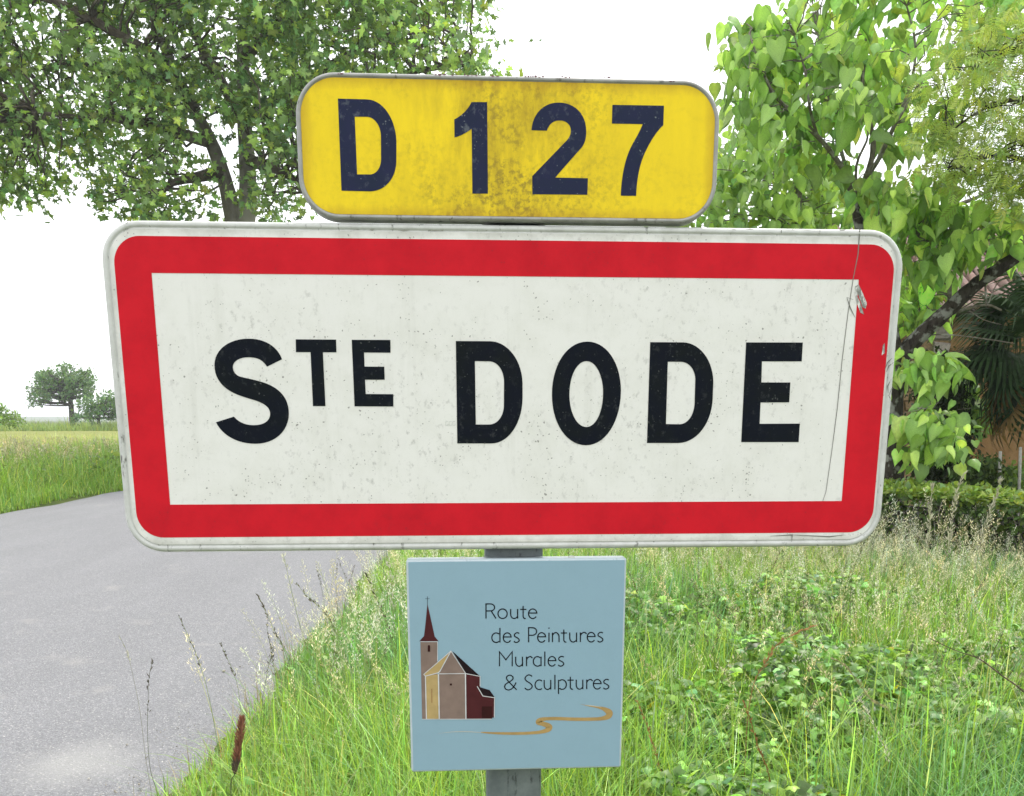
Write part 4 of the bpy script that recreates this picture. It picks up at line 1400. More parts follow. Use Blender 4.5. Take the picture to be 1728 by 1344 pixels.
z = 0.02
k = 0
while z < eave_z - 0.25:
    h = random.uniform(0.22, 0.30); w = 0.42 if k % 2 else 0.28
    o = bpy.data.objects.new('quoin_stone', stone_mesh(w, h - 0.025, 0.05, tuple(np.array((0.27, 0.24, 0.21)) * random.uniform(0.8, 1.25))))
    o.location = (-w / 2 - 0.01, -0.002, z + h / 2); link(o, house)
    z += h; k += 1
sm = [stone_mesh(1, 1, 0.5, tuple(np.array((0.27, 0.18, 0.10)) * f), 0.05) for f in (0.7, 0.85, 1.0, 1.15, 1.3)]
z = 0.02; ns = 0
while z < eave_z - 0.2:
    h = random.uniform(0.10, 0.17)
    x = HX0 - HXC + 0.02
    while x < -0.46:
        w = random.uniform(0.18, 0.42)
        if x + w > -0.44: w = max(0.1, -0.44 - x)
        if ns < 300:
            o = bpy.data.objects.new('stone', random.choice(sm))
            o.location = (x + w / 2, -0.002, z + h / 2); o.scale = (w - 0.02, 0.06, h - 0.018)
            link(o, house); ns += 1
        x += w
    z += h
# roof: boards plus canal tiles, eaves to the front
ridge_z = at(1610, 396, 19.0).z
ez, ey, ry = eave_z + 0.06, -0.30, 2.5
ang = math.atan2(ridge_z - ez, ry - ey)
sl = math.hypot(ridge_z - ez, ry - ey)
RXA, RXB = HX0 - HXC - 0.25, HW + 0.3
m = MB()
m.box(((RXA + RXB) / 2, (ey + ry) / 2, (ez + ridge_z) / 2 - 0.03), (RXB - RXA, sl, 0.05), (0.05, 0.04, 0.03), rot=Matrix.Rotation(ang, 3, 'X'))
m.box(((RXA + RXB) / 2, ry + (ry - ey) / 2 + 0.03, (ez + ridge_z) / 2 - 0.03), (RXB - RXA, sl, 0.05), (0.05, 0.04, 0.03), rot=Matrix.Rotation(-ang, 3, 'X'))
m.build('roof_board', M['wood'], house)


def tile_mesh(col):
    mm = MB(); n_ = 6
    vs = []
    for (y, r) in ((0.0, 0.098), (0.50, 0.080)):
        for k_ in range(n_ + 1):
            a_ = math.pi * k_ / n_
            vs.append((r * math.cos(a_), y, r * 0.75 * math.sin(a_)))
    for (y, r) in ((0.0, 0.084), (0.50, 0.066)):
        for k_ in range(n_ + 1):
            a_ = math.pi * k_ / n_
            vs.append((r * math.cos(a_), y, r * 0.75 * math.sin(a_)))
    q = n_ + 1
    fs = [(i, i + 1, q + i + 1, q + i) for i in range(n_)] + [(2 * q + i, 3 * q + i, 3 * q + i + 1, 2 * q + i + 1) for i in range(n_)] + [(i, 2 * q + i, 2 * q + i + 1, i + 1) for i in range(n_)]
    mm.add(vs, fs, col)
    return mm.mesh('roof_tile', M['tile'], True)


tm = [tile_mesh(c_) for c_ in ((0.34, 0.22, 0.18), (0.40, 0.29, 0.25), (0.30, 0.20, 0.17), (0.37, 0.26, 0.23), (0.50, 0.38, 0.10))]
cols = int((RXB - RXA) / 0.215); rows_ = int(sl / 0.38) + 1
nt = 0
for r_ in range(rows_):
    for cc in range(cols):
        x = RXA + 0.11 + cc * 0.215
        if nt >= 300 or x > 6.0: continue
        s_ = r_ * 0.38
        o = bpy.data.objects.new('roof_tile', random.choices(tm, (3, 3, 3, 3, 0.5))[0])
        o.location = (x, ey - 0.05 + s_ * math.cos(ang), ez + s_ * math.sin(ang) + 0.012)
        o.rotation_euler = (ang + 0.03, 0, random.gauss(0, 0.015)); link(o, house); nt += 1

# ------------------------------------------------------------------ PALM
pb = at(1762, 800, 13.0); pb.z = 0
palm = empty('palm_tree', pb, 'fan palm with dark drooping fronds at the right edge in front of the ochre wall', 'palm')
ptop = at(1755, 560, 13.0)
m = MB()
tp = interp([pb + Vector((0, 0, -0.1)), pb + Vector((0.02, 0, 1.0)), ptop], 6)
m.tube(tp, [0.15 + 0.02 * (i % 2) for i in range(len(tp))], 10, wob=0.15)
shift(m, pb).build('trunk', M['dark_bark'], palm, True)


def frond_mesh(seed, dead=False):
    rr = random.Random(seed)
    mm = MB()
    L = 0.55
    col = (0.20, 0.13, 0.05) if dead else (0.028, 0.055, 0.020)
    pts = [Vector((0, 0, 0)), Vector((0, L * 0.5, 0.05)), Vector((0, L, 0.02))]
    mm.tube(pts, [0.012, 0.009, 0.007], 4, (0.09, 0.11, 0.04))
    nl = 26
    for i in range(nl):
        a = math.radians(-115 + 230 * i / (nl - 1))
        ll = 0.62 * (1 - 0.22 * abs(a) / 2) * rr.uniform(0.85, 1.1)
        dx_, dy_ = math.sin(a), math.cos(a)
        w = 0.021
        px_, py_ = -dy_, dx_
        b0 = Vector((0, L, 0.02))
        z_ = [0, 0.02, -0.03, -0.16 - rr.uniform(0, 0.12)]
        fr = [0.03, 0.45, 0.75, 1.0]
        vs = []
        for k_, (f_, zz) in enumerate(zip(fr, z_)):
            ww = w * (0.4, 1, 0.75, 0.08)[k_]
            cpt = b0 + Vector((dx_ * ll * f_, dy_ * ll * f_, zz))
            vs += [cpt + Vector((px_ * ww, py_ * ww, 0.008)), cpt - Vector((px_ * ww, py_ * ww, -0.008))]
        f_ = 0.8 + 0.4 * rr.random()
        mm.add(vs, [(0, 1, 3, 2), (2, 3, 5, 4), (4, 5, 7, 6)], (col[0] * f_, col[1] * f_, col[2] * f_))
    return mm.mesh('frond', M['dark_leaf'])


fm = [frond_mesh(s) for s in range(5)]; fd = [frond_mesh(50 + s, True) for s in range(2)]
for i in range(46):
    az = random.uniform(0, 2 * math.pi)
    el = random.choice((-1.15, -0.85, -0.55, -0.3, 0.0, 0.35, 0.7, 1.0)) + random.gauss(0, 0.12)
    o = bpy.data.objects.new('frond', random.choice(fd) if (el < -0.9 and random.random() < 0.5) else random.choice(fm))
    o.rotation_euler = (el, random.gauss(0, 0.2), az)
    o.location = (ptop - pb) + Vector((0, 0, random.uniform(-0.35, 0.12) + el * 0.08))
    o.scale = (1.0,) * 3
    link(o, palm)

# pale stakes by the palm
for (px_, pt, lab) in ((1687, 762, 'thin pale stake standing below the palm, nearer the dark shrub'), (1721, 755, 'thin pale stake standing below the palm at the right edge of the photo')):
    b = at(px_, 830, 12.1); b.z = 0
    t_ = at(px_ + 1, pt, 12.1)
    m = MB(); m.tube([Vector((0, 0, -0.1)), Vector((0.01, 0, 0.5)), t_ - b], [0.022, 0.02, 0.018], 7, (0.30, 0.29, 0.26), wob=0.06)
    o = m.build('garden_stake', M['wood'], None, True); o.location = b
    tag(o, lab, 'stake', 'stakes below the palm')

# ------------------------------------------------------------------ GRASS AND WEEDS (kind stuff)
def blade_proto(bend=0.35, w=0.5, segs=4, curl=1.0):
    """unit tall blade, bends towards +y"""
    V, F = [], []
    for i in range(segs + 1):
        t = i / segs
        y = bend * t ** (1.6 * curl); z = t * (1 - 0.28 * bend * t)
        ww = w * (1 - t) ** 0.6 * (0.7 + 0.6 * min(t * 3, 1) * (1 - t))
        if i == segs:
            V.append((0, y, z - 0.02))
        else:
            V += [(-ww, y, z), (ww, y, z)]
    for i in range(segs - 1):
        F.append((2 * i, 2 * i + 1, 2 * i + 3, 2 * i + 2))
    F.append((2 * segs - 2, 2 * segs - 1, 2 * segs))
    return proto(V, F, (1, 1, 1))


BLADES = [blade_proto(b, 1.0, 4, c) for b, c in ((0.12, 1), (0.3, 1), (0.55, 1.1), (0.85, 1.2), (1.1, 1.4))]


def ground_h(x, y):
    return np.where(x > -1.75, np.clip((x + 1.46) * 0.22, -0.03, 0.04) + 0.02 + 0.04 * np.clip(x + 1.0, 0, 1), 0.0) + np.where(x < -9.0, 0.05 * np.clip(-9 - x, 0, 1), 0.0)


def scatter_blades(X, Y, H, W, K, lean=0.25):
    n_ = len(X)
    which = RNG.integers(0, len(BLADES), n_)
    parts = []
    a = RNG.uniform(0, 2 * np.pi, n_); t = RNG.normal(0, lean, n_)
    R = np.einsum('kij,kjl->kil', rotz(a), rotx(t))
    S = np.zeros((n_, 3, 3)); S[:, 0, 0] = W; S[:, 1, 1] = H; S[:, 2, 2] = H
    R = np.einsum('kij,kjl->kil', R, S)
    Lc_ = np.stack([X, Y, ground_h(X, Y) - 0.01], -1)
    for b in range(len(BLADES)):
        s = which == b
        parts.append((BLADES[b], R[s], Lc_[s], K[s]))
    return bake(parts)


def patch(x, y, f=1.0, ph=0.0):
    return 0.5 + 0.25 * np.sin(x * 2.1 * f + 1.3 * y * f + ph) + 0.25 * np.sin(x * 0.9 * f - 2.3 * y * f + 2 * ph + 1)


# near verge
def wedge(n_, y0, y1, xmin, k0, k1, power=1.0):
    """points spread over the verge: distance y0..y1, right limit grows with distance"""
    Y = y0 + (y1 - y0) * RNG.random(n_) ** power
    x1 = k0 + k1 * Y
    X = xmin + (x1 - xmin) * RNG.random(n_)
    return X, Y


X, Y = wedge(188000, 1.2, 13.5, -1.5, 1.6, 0.42, 0.85)
keep = (X > -1.44 - 0.07 * np.sin(Y * 2.1) - 0.045 * np.sin(Y * 5.3 + 1) + np.abs(RNG.normal(0, 0.05, len(X))))
hx = np.interp(Y, [q[1] for q in hl][::-1], [q[0] for q in hl][::-1])
keep &= X < hx + 0.1
# brambles thin the grass in the lower right
br = (X > 0.55 + 0.15 * np.sin(Y * 4)) & (Y < 6.4) & (patch(X, Y, 1.2, 2.0) > 0.34)
keep &= ~(br & (RNG.random(len(X)) < 0.80))
X, Y = X[keep], Y[keep]
inn = np.clip((X + 1.42) / 1.1, 0.0, 1.0)
H = (0.10 + 0.26 * inn + 0.14 * inn * patch(X, Y, 0.8)) * np.exp(RNG.normal(0, 0.3, len(X)))
H *= 1 - 0.45 * np.clip((Y - 6.5) / 3, 0, 1) * np.clip((X - 0.5) / 2, 0, 1)
W = 0.0026 + 0.0042 * RNG.random(len(X)) ** 2 + 0.0006 * (Y - 3) * 0.3
K = tints(len(X), 0.34, 0.18) * np.array([0.235, 0.39, 0.068])
dry = RNG.random(len(X)) < (0.07 + 0.22 * np.clip((Y - 6) / 4, 0, 1) * np.clip(X / 2.5, 0, 1))
K[dry] = K[dry] * np.array([1.9, 1.3, 3.0])
H = np.minimum(H, 0.62)
blu = patch(X, Y, 0.5, 4.0) > 0.62
K[blu] *= np.array([0.72, 0.86, 1.25])
W = np.where(Y < 3.4, W * 0.8, W)
V_, T_, C_ = scatter_blades(X, Y, H, W, K, 0.24)
o = bpy.data.objects.new('verge_grass', np_mesh('verge_grass', V_, T_, C_, M['grass'])); link(o)
tag(o, 'lush green grass covering the near roadside verge', 'grass', kind='stuff')

# dead thatch lying low between the green blades
n_ = 16000
Y = 1.4 + 9.5 * RNG.random(n_); X = -1.45 + (2.9 + 0.42 * Y) * RNG.random(n_)
k_ = X < np.interp(Y, [q[1] for q in hl][::-1], [q[0] for q in hl][::-1]); X, Y = X[k_], Y[k_]
K = tints(len(X), 0.3, 0.1) * np.array([0.33, 0.26, 0.14])
Vd, Td, Cd = scatter_blades(X, Y, 0.12 + 0.2 * RNG.random(len(X)), np.full(len(X), 0.0026), K, 1.0)
Vd[:, 2] = np.maximum(Vd[:, 2], 0.01)
o = bpy.data.objects.new('dry_thatch', np_mesh('dry_thatch', Vd, Td, Cd, M['seed'])); link(o)
tag(o, 'dead straw coloured thatch lying among the verge grass', 'grass', kind='stuff')

# loose grit along the crumbling edge of the asphalt
n_ = 1500
Y = 2.6 + 11 * RNG.random(n_) ** 1.3
X = -1.52 - 0.07 * np.sin(Y * 2.1) - 0.045 * np.sin(Y * 5.3 + 1) - np.abs(RNG.normal(0, 0.16, n_))
peb = proto([(1, 0, 0), (0, 1, 0.1), (-1, 0.1, 0), (0.1, -1, 0), (0.1, 0, 0.8), (0, 0, -0.5)], [(0, 1, 4), (1, 2, 4), (2, 3, 4), (3, 0, 4), (1, 0, 5), (2, 1, 5), (3, 2, 5), (0, 3, 5)], (1, 1, 1))
K = tints(n_, 0.25, 0.06) * np.array([0.36, 0.345, 0.31])
V_, T_, C_ = bake([(peb, hang_mats(n_, 0.0034, 0.6, 0, 0.4), np.stack([X, Y, 0.014 + 0.05 * (1 - np.abs((X - RX0) / (RX1 - RX0) * 2 - 1) ** 4)], -1), K)])
o = bpy.data.objects.new('grit', np_mesh('grit', V_, T_, C_, M['stone'])); link(o)
tag(o, 'loose grit lying along the crumbling near edge of the road', 'gravel', kind='stuff')

# far verge beyond the road
n_ = 60000
Y = 11 + 26 * RNG.random(n_) ** 1.1
X = -9.0 - 0.12 * np.sin(Y) - 5.8 * RNG.random(n_)
inn = np.clip((-9.0 - X) / 1.2, 0, 1)
H = (0.12 + 0.55 * inn + 0.18 * patch(X, Y, 0.6)) * np.exp(RNG.normal(0, 0.22, n_))
W = 0.007 + 0.006 * RNG.random(n_)
K = tints(n_, 0.2, 0.16) * np.array([0.215, 0.36, 0.06])
dry = RNG.random(n_) < 0.12 + 0.12 * inn
K[dry] *= np.array([2.0, 1.45, 2.6])
V1, T1, C1 = scatter_blades(X, Y, H, W, K, 0.22)
o = bpy.data.objects.new('far_verge_grass', np_mesh('far_verge_grass', V1, T1, C1, M['grass'])); link(o)
tag(o, 'tall green grass on the verge across the road', 'grass', kind='stuff')

# rough pale grass around and beyond the field
n_ = 26000
Y = 96 + 14 * RNG.random(n_); X = -Y * (0.30 + 0.45 * RNG.random(n_))
H = 1.1 * np.exp(RNG.normal(0, 0.25, n_)); W = np.full(n_, 0.05)
K = tints(n_, 0.2, 0.12) * np.array([0.27, 0.36, 0.10])
Va, Ta, Ca = scatter_blades(X, Y, H, W, K, 0.25)
n_ = 26000
Y = 27.5 + 40 * RNG.random(n_) ** 1.5; X = -15 - Y * 0.45 * RNG.random(n_)
H = 0.62 * np.exp(RNG.normal(0, 0.15, n_)); W = 0.012 + 0.0004 * Y
K = tints(n_, 0.12, 0.08) * np.array([0.46, 0.48, 0.20])
Vb, Tb, Cb = scatter_blades(X, Y, H, W, K, 0.2)
n_ = 30000
Y = 13 + 60 * RNG.random(n_) ** 1.6; X = -1.2 + (6 + Y * 0.75) * RNG.random(n_)
k_ = (X < 2.0) | (Y > 14.2); k_ &= ~((Y > 15.8) & (Y < 22) & (X > HX0 - 0.5)); X, Y = X[k_], Y[k_]
Vc, Tc, Cc = scatter_blades(X, Y, 0.34 * np.exp(RNG.normal(0, 0.25, len(X))), 0.008 + 0.0005 * Y, tints(len(X), 0.25, 0.16) * np.array([0.22, 0.36, 0.07]), 0.25)
V2 = np.concatenate([Va, Vb, Vc]); T2 = np.concatenate([Ta, Tb + len(Va), Tc + len(Va) + len(Vb)]); C2 = np.concatenate([Ca, Cb, Cc])
o = bpy.data.objects.new('field_grass', np_mesh('field_grass', V2, T2, C2, M['grass'])); link(o)
tag(o, 'pale ripening crop and rough grass of the field beyond the road', 'grass', kind='stuff')


# seed stalks
def stalk_proto(seed, h=0.85, head=0.22, dens=34, spread=0.028, bend=0.22, hc=(2.4, 1.5, 3.6), sc=(1.0, 0.9, 1.0), stem=0.0013, spk=0.014):
    rr = random.Random(seed)
    mm = MB()
    pts = []
    for i in range(7):
        t = i / 6
        pts.append(Vector((0.03 * math.sin(t * 3 + seed), bend * h * t ** 2.6, h * t * (1 - 0.12 * bend * t))))
    st = random.getstate()
    mm.tube(pts, [stem * 1.5, stem * 1.4, stem * 1.3, stem * 1.2, stem, stem * 0.8, stem * 0.5], 3, sc, cap=False)
    random.setstate(st)
    sp = smooth_pts([tuple(p) for p in pts], 8)
    n_sp = len(sp)
    for i in range(dens):
        t = 1 - head / h * rr.random() ** 0.9
        f = t * (n_sp - 1); k0 = min(int(f), n_sp - 2)
        c = Vector(sp[k0]).lerp(Vector(sp[k0 + 1]), f - k0)
        q = (1 - t) / (head / h)
        a = rr.uniform(0, 2 * math.pi)
        rad = spread * (0.25 + 0.75 * min(q * 1.6, 1)) * rr.uniform(0.3, 1)
        e = c + Vector((math.cos(a) * rad, math.sin(a) * rad, -rad * rr.uniform(-0.9, 0.6)))
        dv = Vector((math.cos(a) * 0.5, math.sin(a) * 0.5, rr.uniform(0.2, 1.2) * (1 if rr.random() < 0.75 else -1))).normalized()
        side = dv.cross(Vector((rr.gauss(0, 1), rr.gauss(0, 1), rr.gauss(0, 1)))).normalized()
        L = spk * rr.uniform(0.7, 1.5); w_ = L * 0.16
        f_ = rr.uniform(0.75, 1.25)
        mm.add([e - dv * L * 0.2, e + dv * L * 0.35 + side * w_, e + dv * L, e + dv * L * 0.35 - side * w_], [(0, 1, 2, 3)], tuple(x * f_ for x in hc))
        if rad > 0.010:
            mm.add([c, c + side * 0.0006, e + side * 0.0004, e], [(0, 1, 2, 3)], tuple(x * 0.8 for x in hc))
    return mm


def mb_proto(mm):
    return proto(mm.v, mm.f, mm.c)


def base_mats(n_, lean=0.15, smin=0.7, smax=1.15):
    a = RNG.uniform(0, 2 * np.pi, n_); t = RNG.normal(0, lean, n_)
    s = RNG.uniform(smin, smax, n_)
    return np.einsum('kij,kjl->kil', rotz(a), rotx(t)) * s[:, None, None]


OAT = [mb_proto(stalk_proto(s, 0.86, 0.28, 60, 0.04, 0.25, (0.80, 0.76, 0.54), (0.42, 0.47, 0.2))) for s in range(4)]
BROME = [mb_proto(stalk_proto(10 + s, 0.80, 0.20, 44, 0.022, 0.35, (0.68, 0.61, 0.40), (0.34, 0.38, 0.14), spk=0.013)) for s in range(3)]
DARKS = [mb_proto(stalk_proto(20 + s, 0.80, 0.16, 30, 0.006, 0.15, (0.13, 0.11, 0.07), (0.12, 0.17, 0.04), spk=0.012)) for s in range(3)]


def scatter_stalks(name, label, groups):
    parts = []
    for protos, X, Y, sm_, sM_ in groups:
        n_ = len(X)
        w = RNG.integers(0, len(protos), n_)
        R = base_mats(n_, 0.14, sm_, sM_)
        L = np.stack([X, Y, ground_h(X, Y)], -1)
        K = tints(n_, 0.16, 0.08)
        for b in range(len(protos)):
            s = w == b
            parts.append((protos[b], R[s], L[s], K[s]))
    V_, T_, C_ = bake(parts)
    o_ = bpy.data.objects.new(name, np_mesh(name, V_, T_, C_, M['seed'])); link(o_)
    tag(o_, label, 'grass', kind='stuff')


def xy(n_, x0, x1, y0, y1):
    return RNG.uniform(x0, x1, n_), RNG.uniform(y0, y1, n_)


# tall pale mass before the hedge: points in front of the hedge line
def before_hedge(n_, dmin, dmax, y0, y1):
    Y = RNG.uniform(y0, y1, n_)
    hx_ = np.interp(Y, [q[1] for q in hl][::-1], [q[0] for q in hl][::-1])
    return hx_ - RNG.uniform(dmin, dmax, n_), Y


g = []
X1, Y1 = before_hedge(700, 0.1, 1.8, 6.0, 11.5); g.append((OAT, X1, Y1, 0.42, 0.74))
X1, Y1 = before_hedge(1000, 0.8, 4.0, 5.2, 11.0); g.append((OAT, X1, Y1, 0.45, 0.78))
X1, Y1 = before_hedge(60, 0.1, 1.5, 6.0, 10.5); g.append((OAT, X1, Y1, 0.85, 1.05))
X1, Y1 = before_hedge(420, 0.1, 3.0, 5.0, 11.5); g.append((BROME, X1, Y1, 0.5, 0.85))
X1, Y1 = before_hedge(260, 0.1, 2.5, 10.5, 13.5); g.append((OAT, X1, Y1, 0.45, 0.7))
X1, Y1 = xy(260, -1.2, -0.1, 3.6, 9.5); g.append((OAT, X1, Y1, 0.5, 0.88))
X1, Y1 = xy(90, -1.2, 0.0, 3.2, 9.0); g.append((DARKS, X1, Y1, 0.5, 0.9))
X1, Y1 = xy(260, 0.3, 3.0, 3.5, 8.0); g.append((BROME, X1, Y1, 0.55, 0.85))
X1, Y1 = xy(160, 0.3, 2.6, 3.5, 9.0); g.append((DARKS, X1, Y1, 0.55, 0.9))
scatter_stalks('seeding_grass', 'pale seeding grass heads standing above the near verge and before the hedge', g)
g = []
n_ = 1100
Y1 = 12 + 16 * RNG.random(n_); X1 = -9.8 - 4.6 * RNG.random(n_)
BIG = [mb_proto(stalk_proto(40 + s, 1.0, 0.25, 16, 0.05, 0.2, (0.5, 0.46, 0.28), (0.25, 0.3, 0.1), stem=0.004, spk=0.04)) for s in range(3)]
scatter_stalks('far_seeding_grass', 'seeding grass heads among the tall verge grass across the road', [(BIG, X1, Y1, 0.75, 1.15)])


# broad leaved weeds and brambles
def trefoil(col=(1, 1, 1)):
    V, F, k = [], [], 0
    ov = oval_leaf(w=0.36)
    Vs, Ts, Cs = [], [], []
    for i, a in enumerate((0, 1.25, -1.25)):
        R = rotz(np.array([a]))[0] @ rotx(np.array([1.35]))[0]
        w = ov[0] * np.array([1, 1, 1.0 if i == 0 else 0.85]); Vs.append((w @ R.T)); Ts.append(ov[1] + i * len(ov[0])); Cs.append(ov[2])
    return np.concatenate(Vs), np.concatenate(Ts), np.concatenate(Cs)


TRE = trefoil()
OV = oval_leaf(w=0.34)


def flat_mats(n_, size, tilt=0.4, svar=0.3):
    a = RNG.uniform(0, 2 * np.pi, n_)
    s = size * np.exp(RNG.normal(0, svar, n_))
    return np.einsum('kij,kjl,klm->kim', rotz(a), rotx(RNG.normal(0, tilt, n_)), roty(RNG.normal(0, tilt, n_))) * s[:, None, None]


def in_bramble(x, y):
    return (patch(x, y, 1.2, 2.0) > 0.30)


n_ = 19000
X = RNG.uniform(0.45, 3.4, n_); Y = RNG.uniform(2.9, 6.8, n_)
k_ = in_bramble(X, Y); X, Y = X[k_], Y[k_]
Z = ground_h(X, Y) + 0.06 + 0.30 * RNG.random(len(X)) ** 0.6 * (0.5 + patch(X, Y, 1.5, 1.0))
Lb = np.stack([X, Y, Z], -1)
Kb = tints(len(X), 0.42, 0.14) * np.array([0.17, 0.31, 0.075])
pale = RNG.random(len(X)) < 0.2
Kb[pale] *= np.array([1.5, 1.3, 1.6])
yel = RNG.random(len(X)) < 0.006
Kb[yel] = np.array([0.45, 0.40, 0.03])
V_, T_, C_ = bake([(TRE, flat_mats(len(X), 0.036, 0.5, 0.24), Lb, Kb)])
o = bpy.data.objects.new('bramble_cover', np_mesh('bramble_cover', V_, T_, C_, M['leaf'])); link(o)
tag(o, 'low bramble and clover leaves covering the lower right verge', 'ground cover', kind='stuff')
X = RNG.uniform(-1.2, 3.5, 12000); Y = RNG.uniform(2.9, 9.0, 12000)
k_ = patch(X, Y, 1.7, 5.0) > 0.4; X, Y = X[k_], Y[k_]
Z = ground_h(X, Y) + 0.03 + 0.2 * RNG.random(len(X))
K = tints(len(X), 0.25, 0.15) * np.array([0.19, 0.33, 0.06])
V_, T_, C_ = bake([(OV, np.einsum('kij,jl->kil', flat_mats(len(X), 0.035, 0.5), rotx(np.array([1.2]))[0]), np.stack([X, Y, Z], -1), K)])
o = bpy.data.objects.new('weed_cover', np_mesh('weed_cover', V_, T_, C_, M['leaf'])); link(o)
tag(o, 'small round leaved weeds between the verge grass', 'ground cover', kind='stuff')
# weeds in the far verge (docks and nettles)
n_ = 5000
Y = 13 + 14 * RNG.random(n_); X = -9.6 - 4.5 * RNG.random(n_)
k_ = patch(X, Y, 0.7, 1.0) > 0.5; X, Y = X[k_], Y[k_]
Z = 0.1 + 0.7 * RNG.random(len(X))
K = tints(len(X), 0.25, 0.2) * np.array([0.18, 0.26, 0.06])
V_, T_, C_ = bake([(OV, hang_mats(len(X), 0.10, 0.8, 0.8), np.stack([X, Y, Z], -1), K)])
o = bpy.data.objects.new('far_weeds', np_mesh('far_weeds', V_, T_, C_, M['leaf'])); link(o)
tag(o, 'leafy docks and nettles among the verge grass across the road', 'ground cover', kind='stuff')


# ------------------------------------------------------------------ single stalks that stand out
def px_stalk(name, label, cat_, pts, Y, r, head_from, dens, spread, hc, sc, spk, group=None, seed=0, root_x=None):
    """a stalk through photo pixels at distance Y, rooted in the ground"""
    rr = random.Random(seed)
    W_ = [at(x, y, Y + 0.02 * i) for i, (x, y) in enumerate(pts)]
    last = W_[-1]
    rt = Vector((last.x + (last.x - W_[-2].x) * 0.3, last.y, float(ground_h(np.array([last.x]), np.array([last.y]))[0]) - 0.01))
    P_ = [rt] + W_[::-1]
    pth = interp(P_, 6)
    mm = MB()
    st = random.getstate()
    mm.tube(pth, np.linspace(r, r * 0.45, len(pth)), 4, sc, cap=False)
    random.setstate(st)
    t_ = empty(name, rt, label, cat_, group)
    shift(mm, rt).build('stem', M['seed'], t_)
    m2 = MB()
    n0 = int(len(pth) * head_from)
    for i in range(dens):
        f = rr.uniform(n0, len(pth) - 1.001); k0 = int(f)
        c = pth[k0].lerp(pth[k0 + 1], f - k0)
        tt = (pth[k0 + 1] - pth[k0]).normalized()
        q = 1 - (f - n0) / max(1, (len(pth) - 1 - n0))
        a = rr.uniform(0, 2 * math.pi)
        o_ = Vector((math.cos(a), math.sin(a), 0))
        rad = spread * (0.2 + 0.8 * q) * rr.uniform(0.3, 1)
        e = c + o_ * rad + tt * rad * rr.uniform(0.0, 0.9)
        dv = (tt + o_ * rr.uniform(0.2, 0.8)).normalized()
        side = dv.cross(Vector((rr.gauss(0, 1), rr.gauss(0, 1), rr.gauss(0, 1)))).normalized()
        L = spk * rr.uniform(0.7, 1.4); w_ = L * 0.17
        f_ = rr.uniform(0.7, 1.3)
        m2.add([e - dv * L * 0.3, e + dv * L * 0.3 + side * w_, e + dv * L, e + dv * L * 0.3 - side * w_], [(0, 1, 2, 3)], tuple(x * f_ for x in hc))
        if rad > 0.006:
            m2.add([c, c + side * 0.0007, e + side * 0.0005, e], [(0, 1, 2, 3)], tuple(x * 0.7 for x in hc))
    h_ = shift(m2, rt).build('seed_head', M['seed'], t_)
    return t_


GR = 'seeding stalks standing against the road'
DK, PL_, GN = (0.085, 0.07, 0.05), (0.62, 0.60, 0.48), (0.22, 0.30, 0.09)
px_stalk('grass_stalk', 'tallest thin stalk with dark narrow head standing before the middle of the road', 'grass stalk', [(302, 1040), (318, 1075), (333, 1110), (350, 1165), (366, 1250), (378, 1344)], 3.4, 0.0013, 0.62, 40, 0.004, DK, GN, 0.010, GR, 1)
px_stalk('grass_stalk', 'short dark drooping head right of the tall thin stalk on the road', 'grass stalk', [(372, 1085), (383, 1110), (394, 1135), (402, 1165), (410, 1230), (420, 1300)], 3.6, 0.0011, 0.62, 34, 0.004, DK, GN, 0.010, GR, 2)
px_stalk('grass_stalk', 'leftmost dark branched stalk rising from the bottom edge over the road', 'grass stalk', [(258, 1115), (252, 1140), (250, 1180), (249, 1240), (254, 1300), (266, 1344)], 3.3, 0.0012, 0.52, 30, 0.008, DK, (0.10, 0.13, 0.05), 0.011, GR, 3)
px_stalk('grass_stalk', 'faint pale stalk leaning over the road at far left of the stalks', 'grass stalk', [(200, 1072), (212, 1095), (222, 1130), (236, 1200), (246, 1280), (256, 1344)], 3.3, 0.0009, 0.68, 22, 0.003, PL_, (0.28, 0.27, 0.2), 0.009, GR, 4)
px_stalk('grass_stalk', 'stalk with heavy dark nodding head just left of the pale oat heads', 'grass stalk', [(436, 1005), (447, 1030), (462, 1062), (476, 1090), (490, 1130), (500, 1200)], 3.9, 0.0013, 0.45, 60, 0.012, (0.12, 0.10, 0.07), GN, 0.012, GR, 5)
px_stalk('grass_stalk', 'upright thin dark stalk between the nodding head and the pale oat head', 'grass stalk', [(450, 1055), (456, 1090), (462, 1125), (470, 1180), (480, 1240)], 3.9, 0.0012, 0.5, 34, 0.004, DK, GN, 0.011, GR, 6)
px_stalk('grass_stalk', 'tallest pale oat stalk reaching up to the lower edge of the white plate', 'grass stalk', [(478, 936), (487, 975), (497, 1020), (510, 1070), (524, 1120), (545, 1240), (556, 1330)], 4.0, 0.0015, 0.5, 110, 0.030, PL_, GN, 0.012, GR, 7)
px_stalk('grass_stalk', 'pale open oat stalk second from the left of the oat heads', 'grass stalk', [(536, 950), (548, 985), (562, 1030), (572, 1080), (580, 1150), (590, 1240)], 4.2, 0.0013, 0.5, 90, 0.028, PL_, GN, 0.012, GR, 8)
px_stalk('grass_stalk', 'dark drooping head arching leftwards among the pale oat stalks', 'grass stalk', [(500, 985), (522, 1010), (540, 1025), (560, 1050), (572, 1095), (584, 1170)], 4.1, 0.0014, 0.5, 44, 0.012, (0.13, 0.11, 0.07), GN, 0.012, GR, 9)
px_stalk('grass_stalk', 'pale oat stalk close to the blue plate at the height of its top edge', 'grass stalk', [(655, 945), (660, 985), (664, 1040), (668, 1110), (676, 1200)], 4.2, 0.0013, 0.5, 100, 0.03, PL_, GN, 0.012, GR, 10)
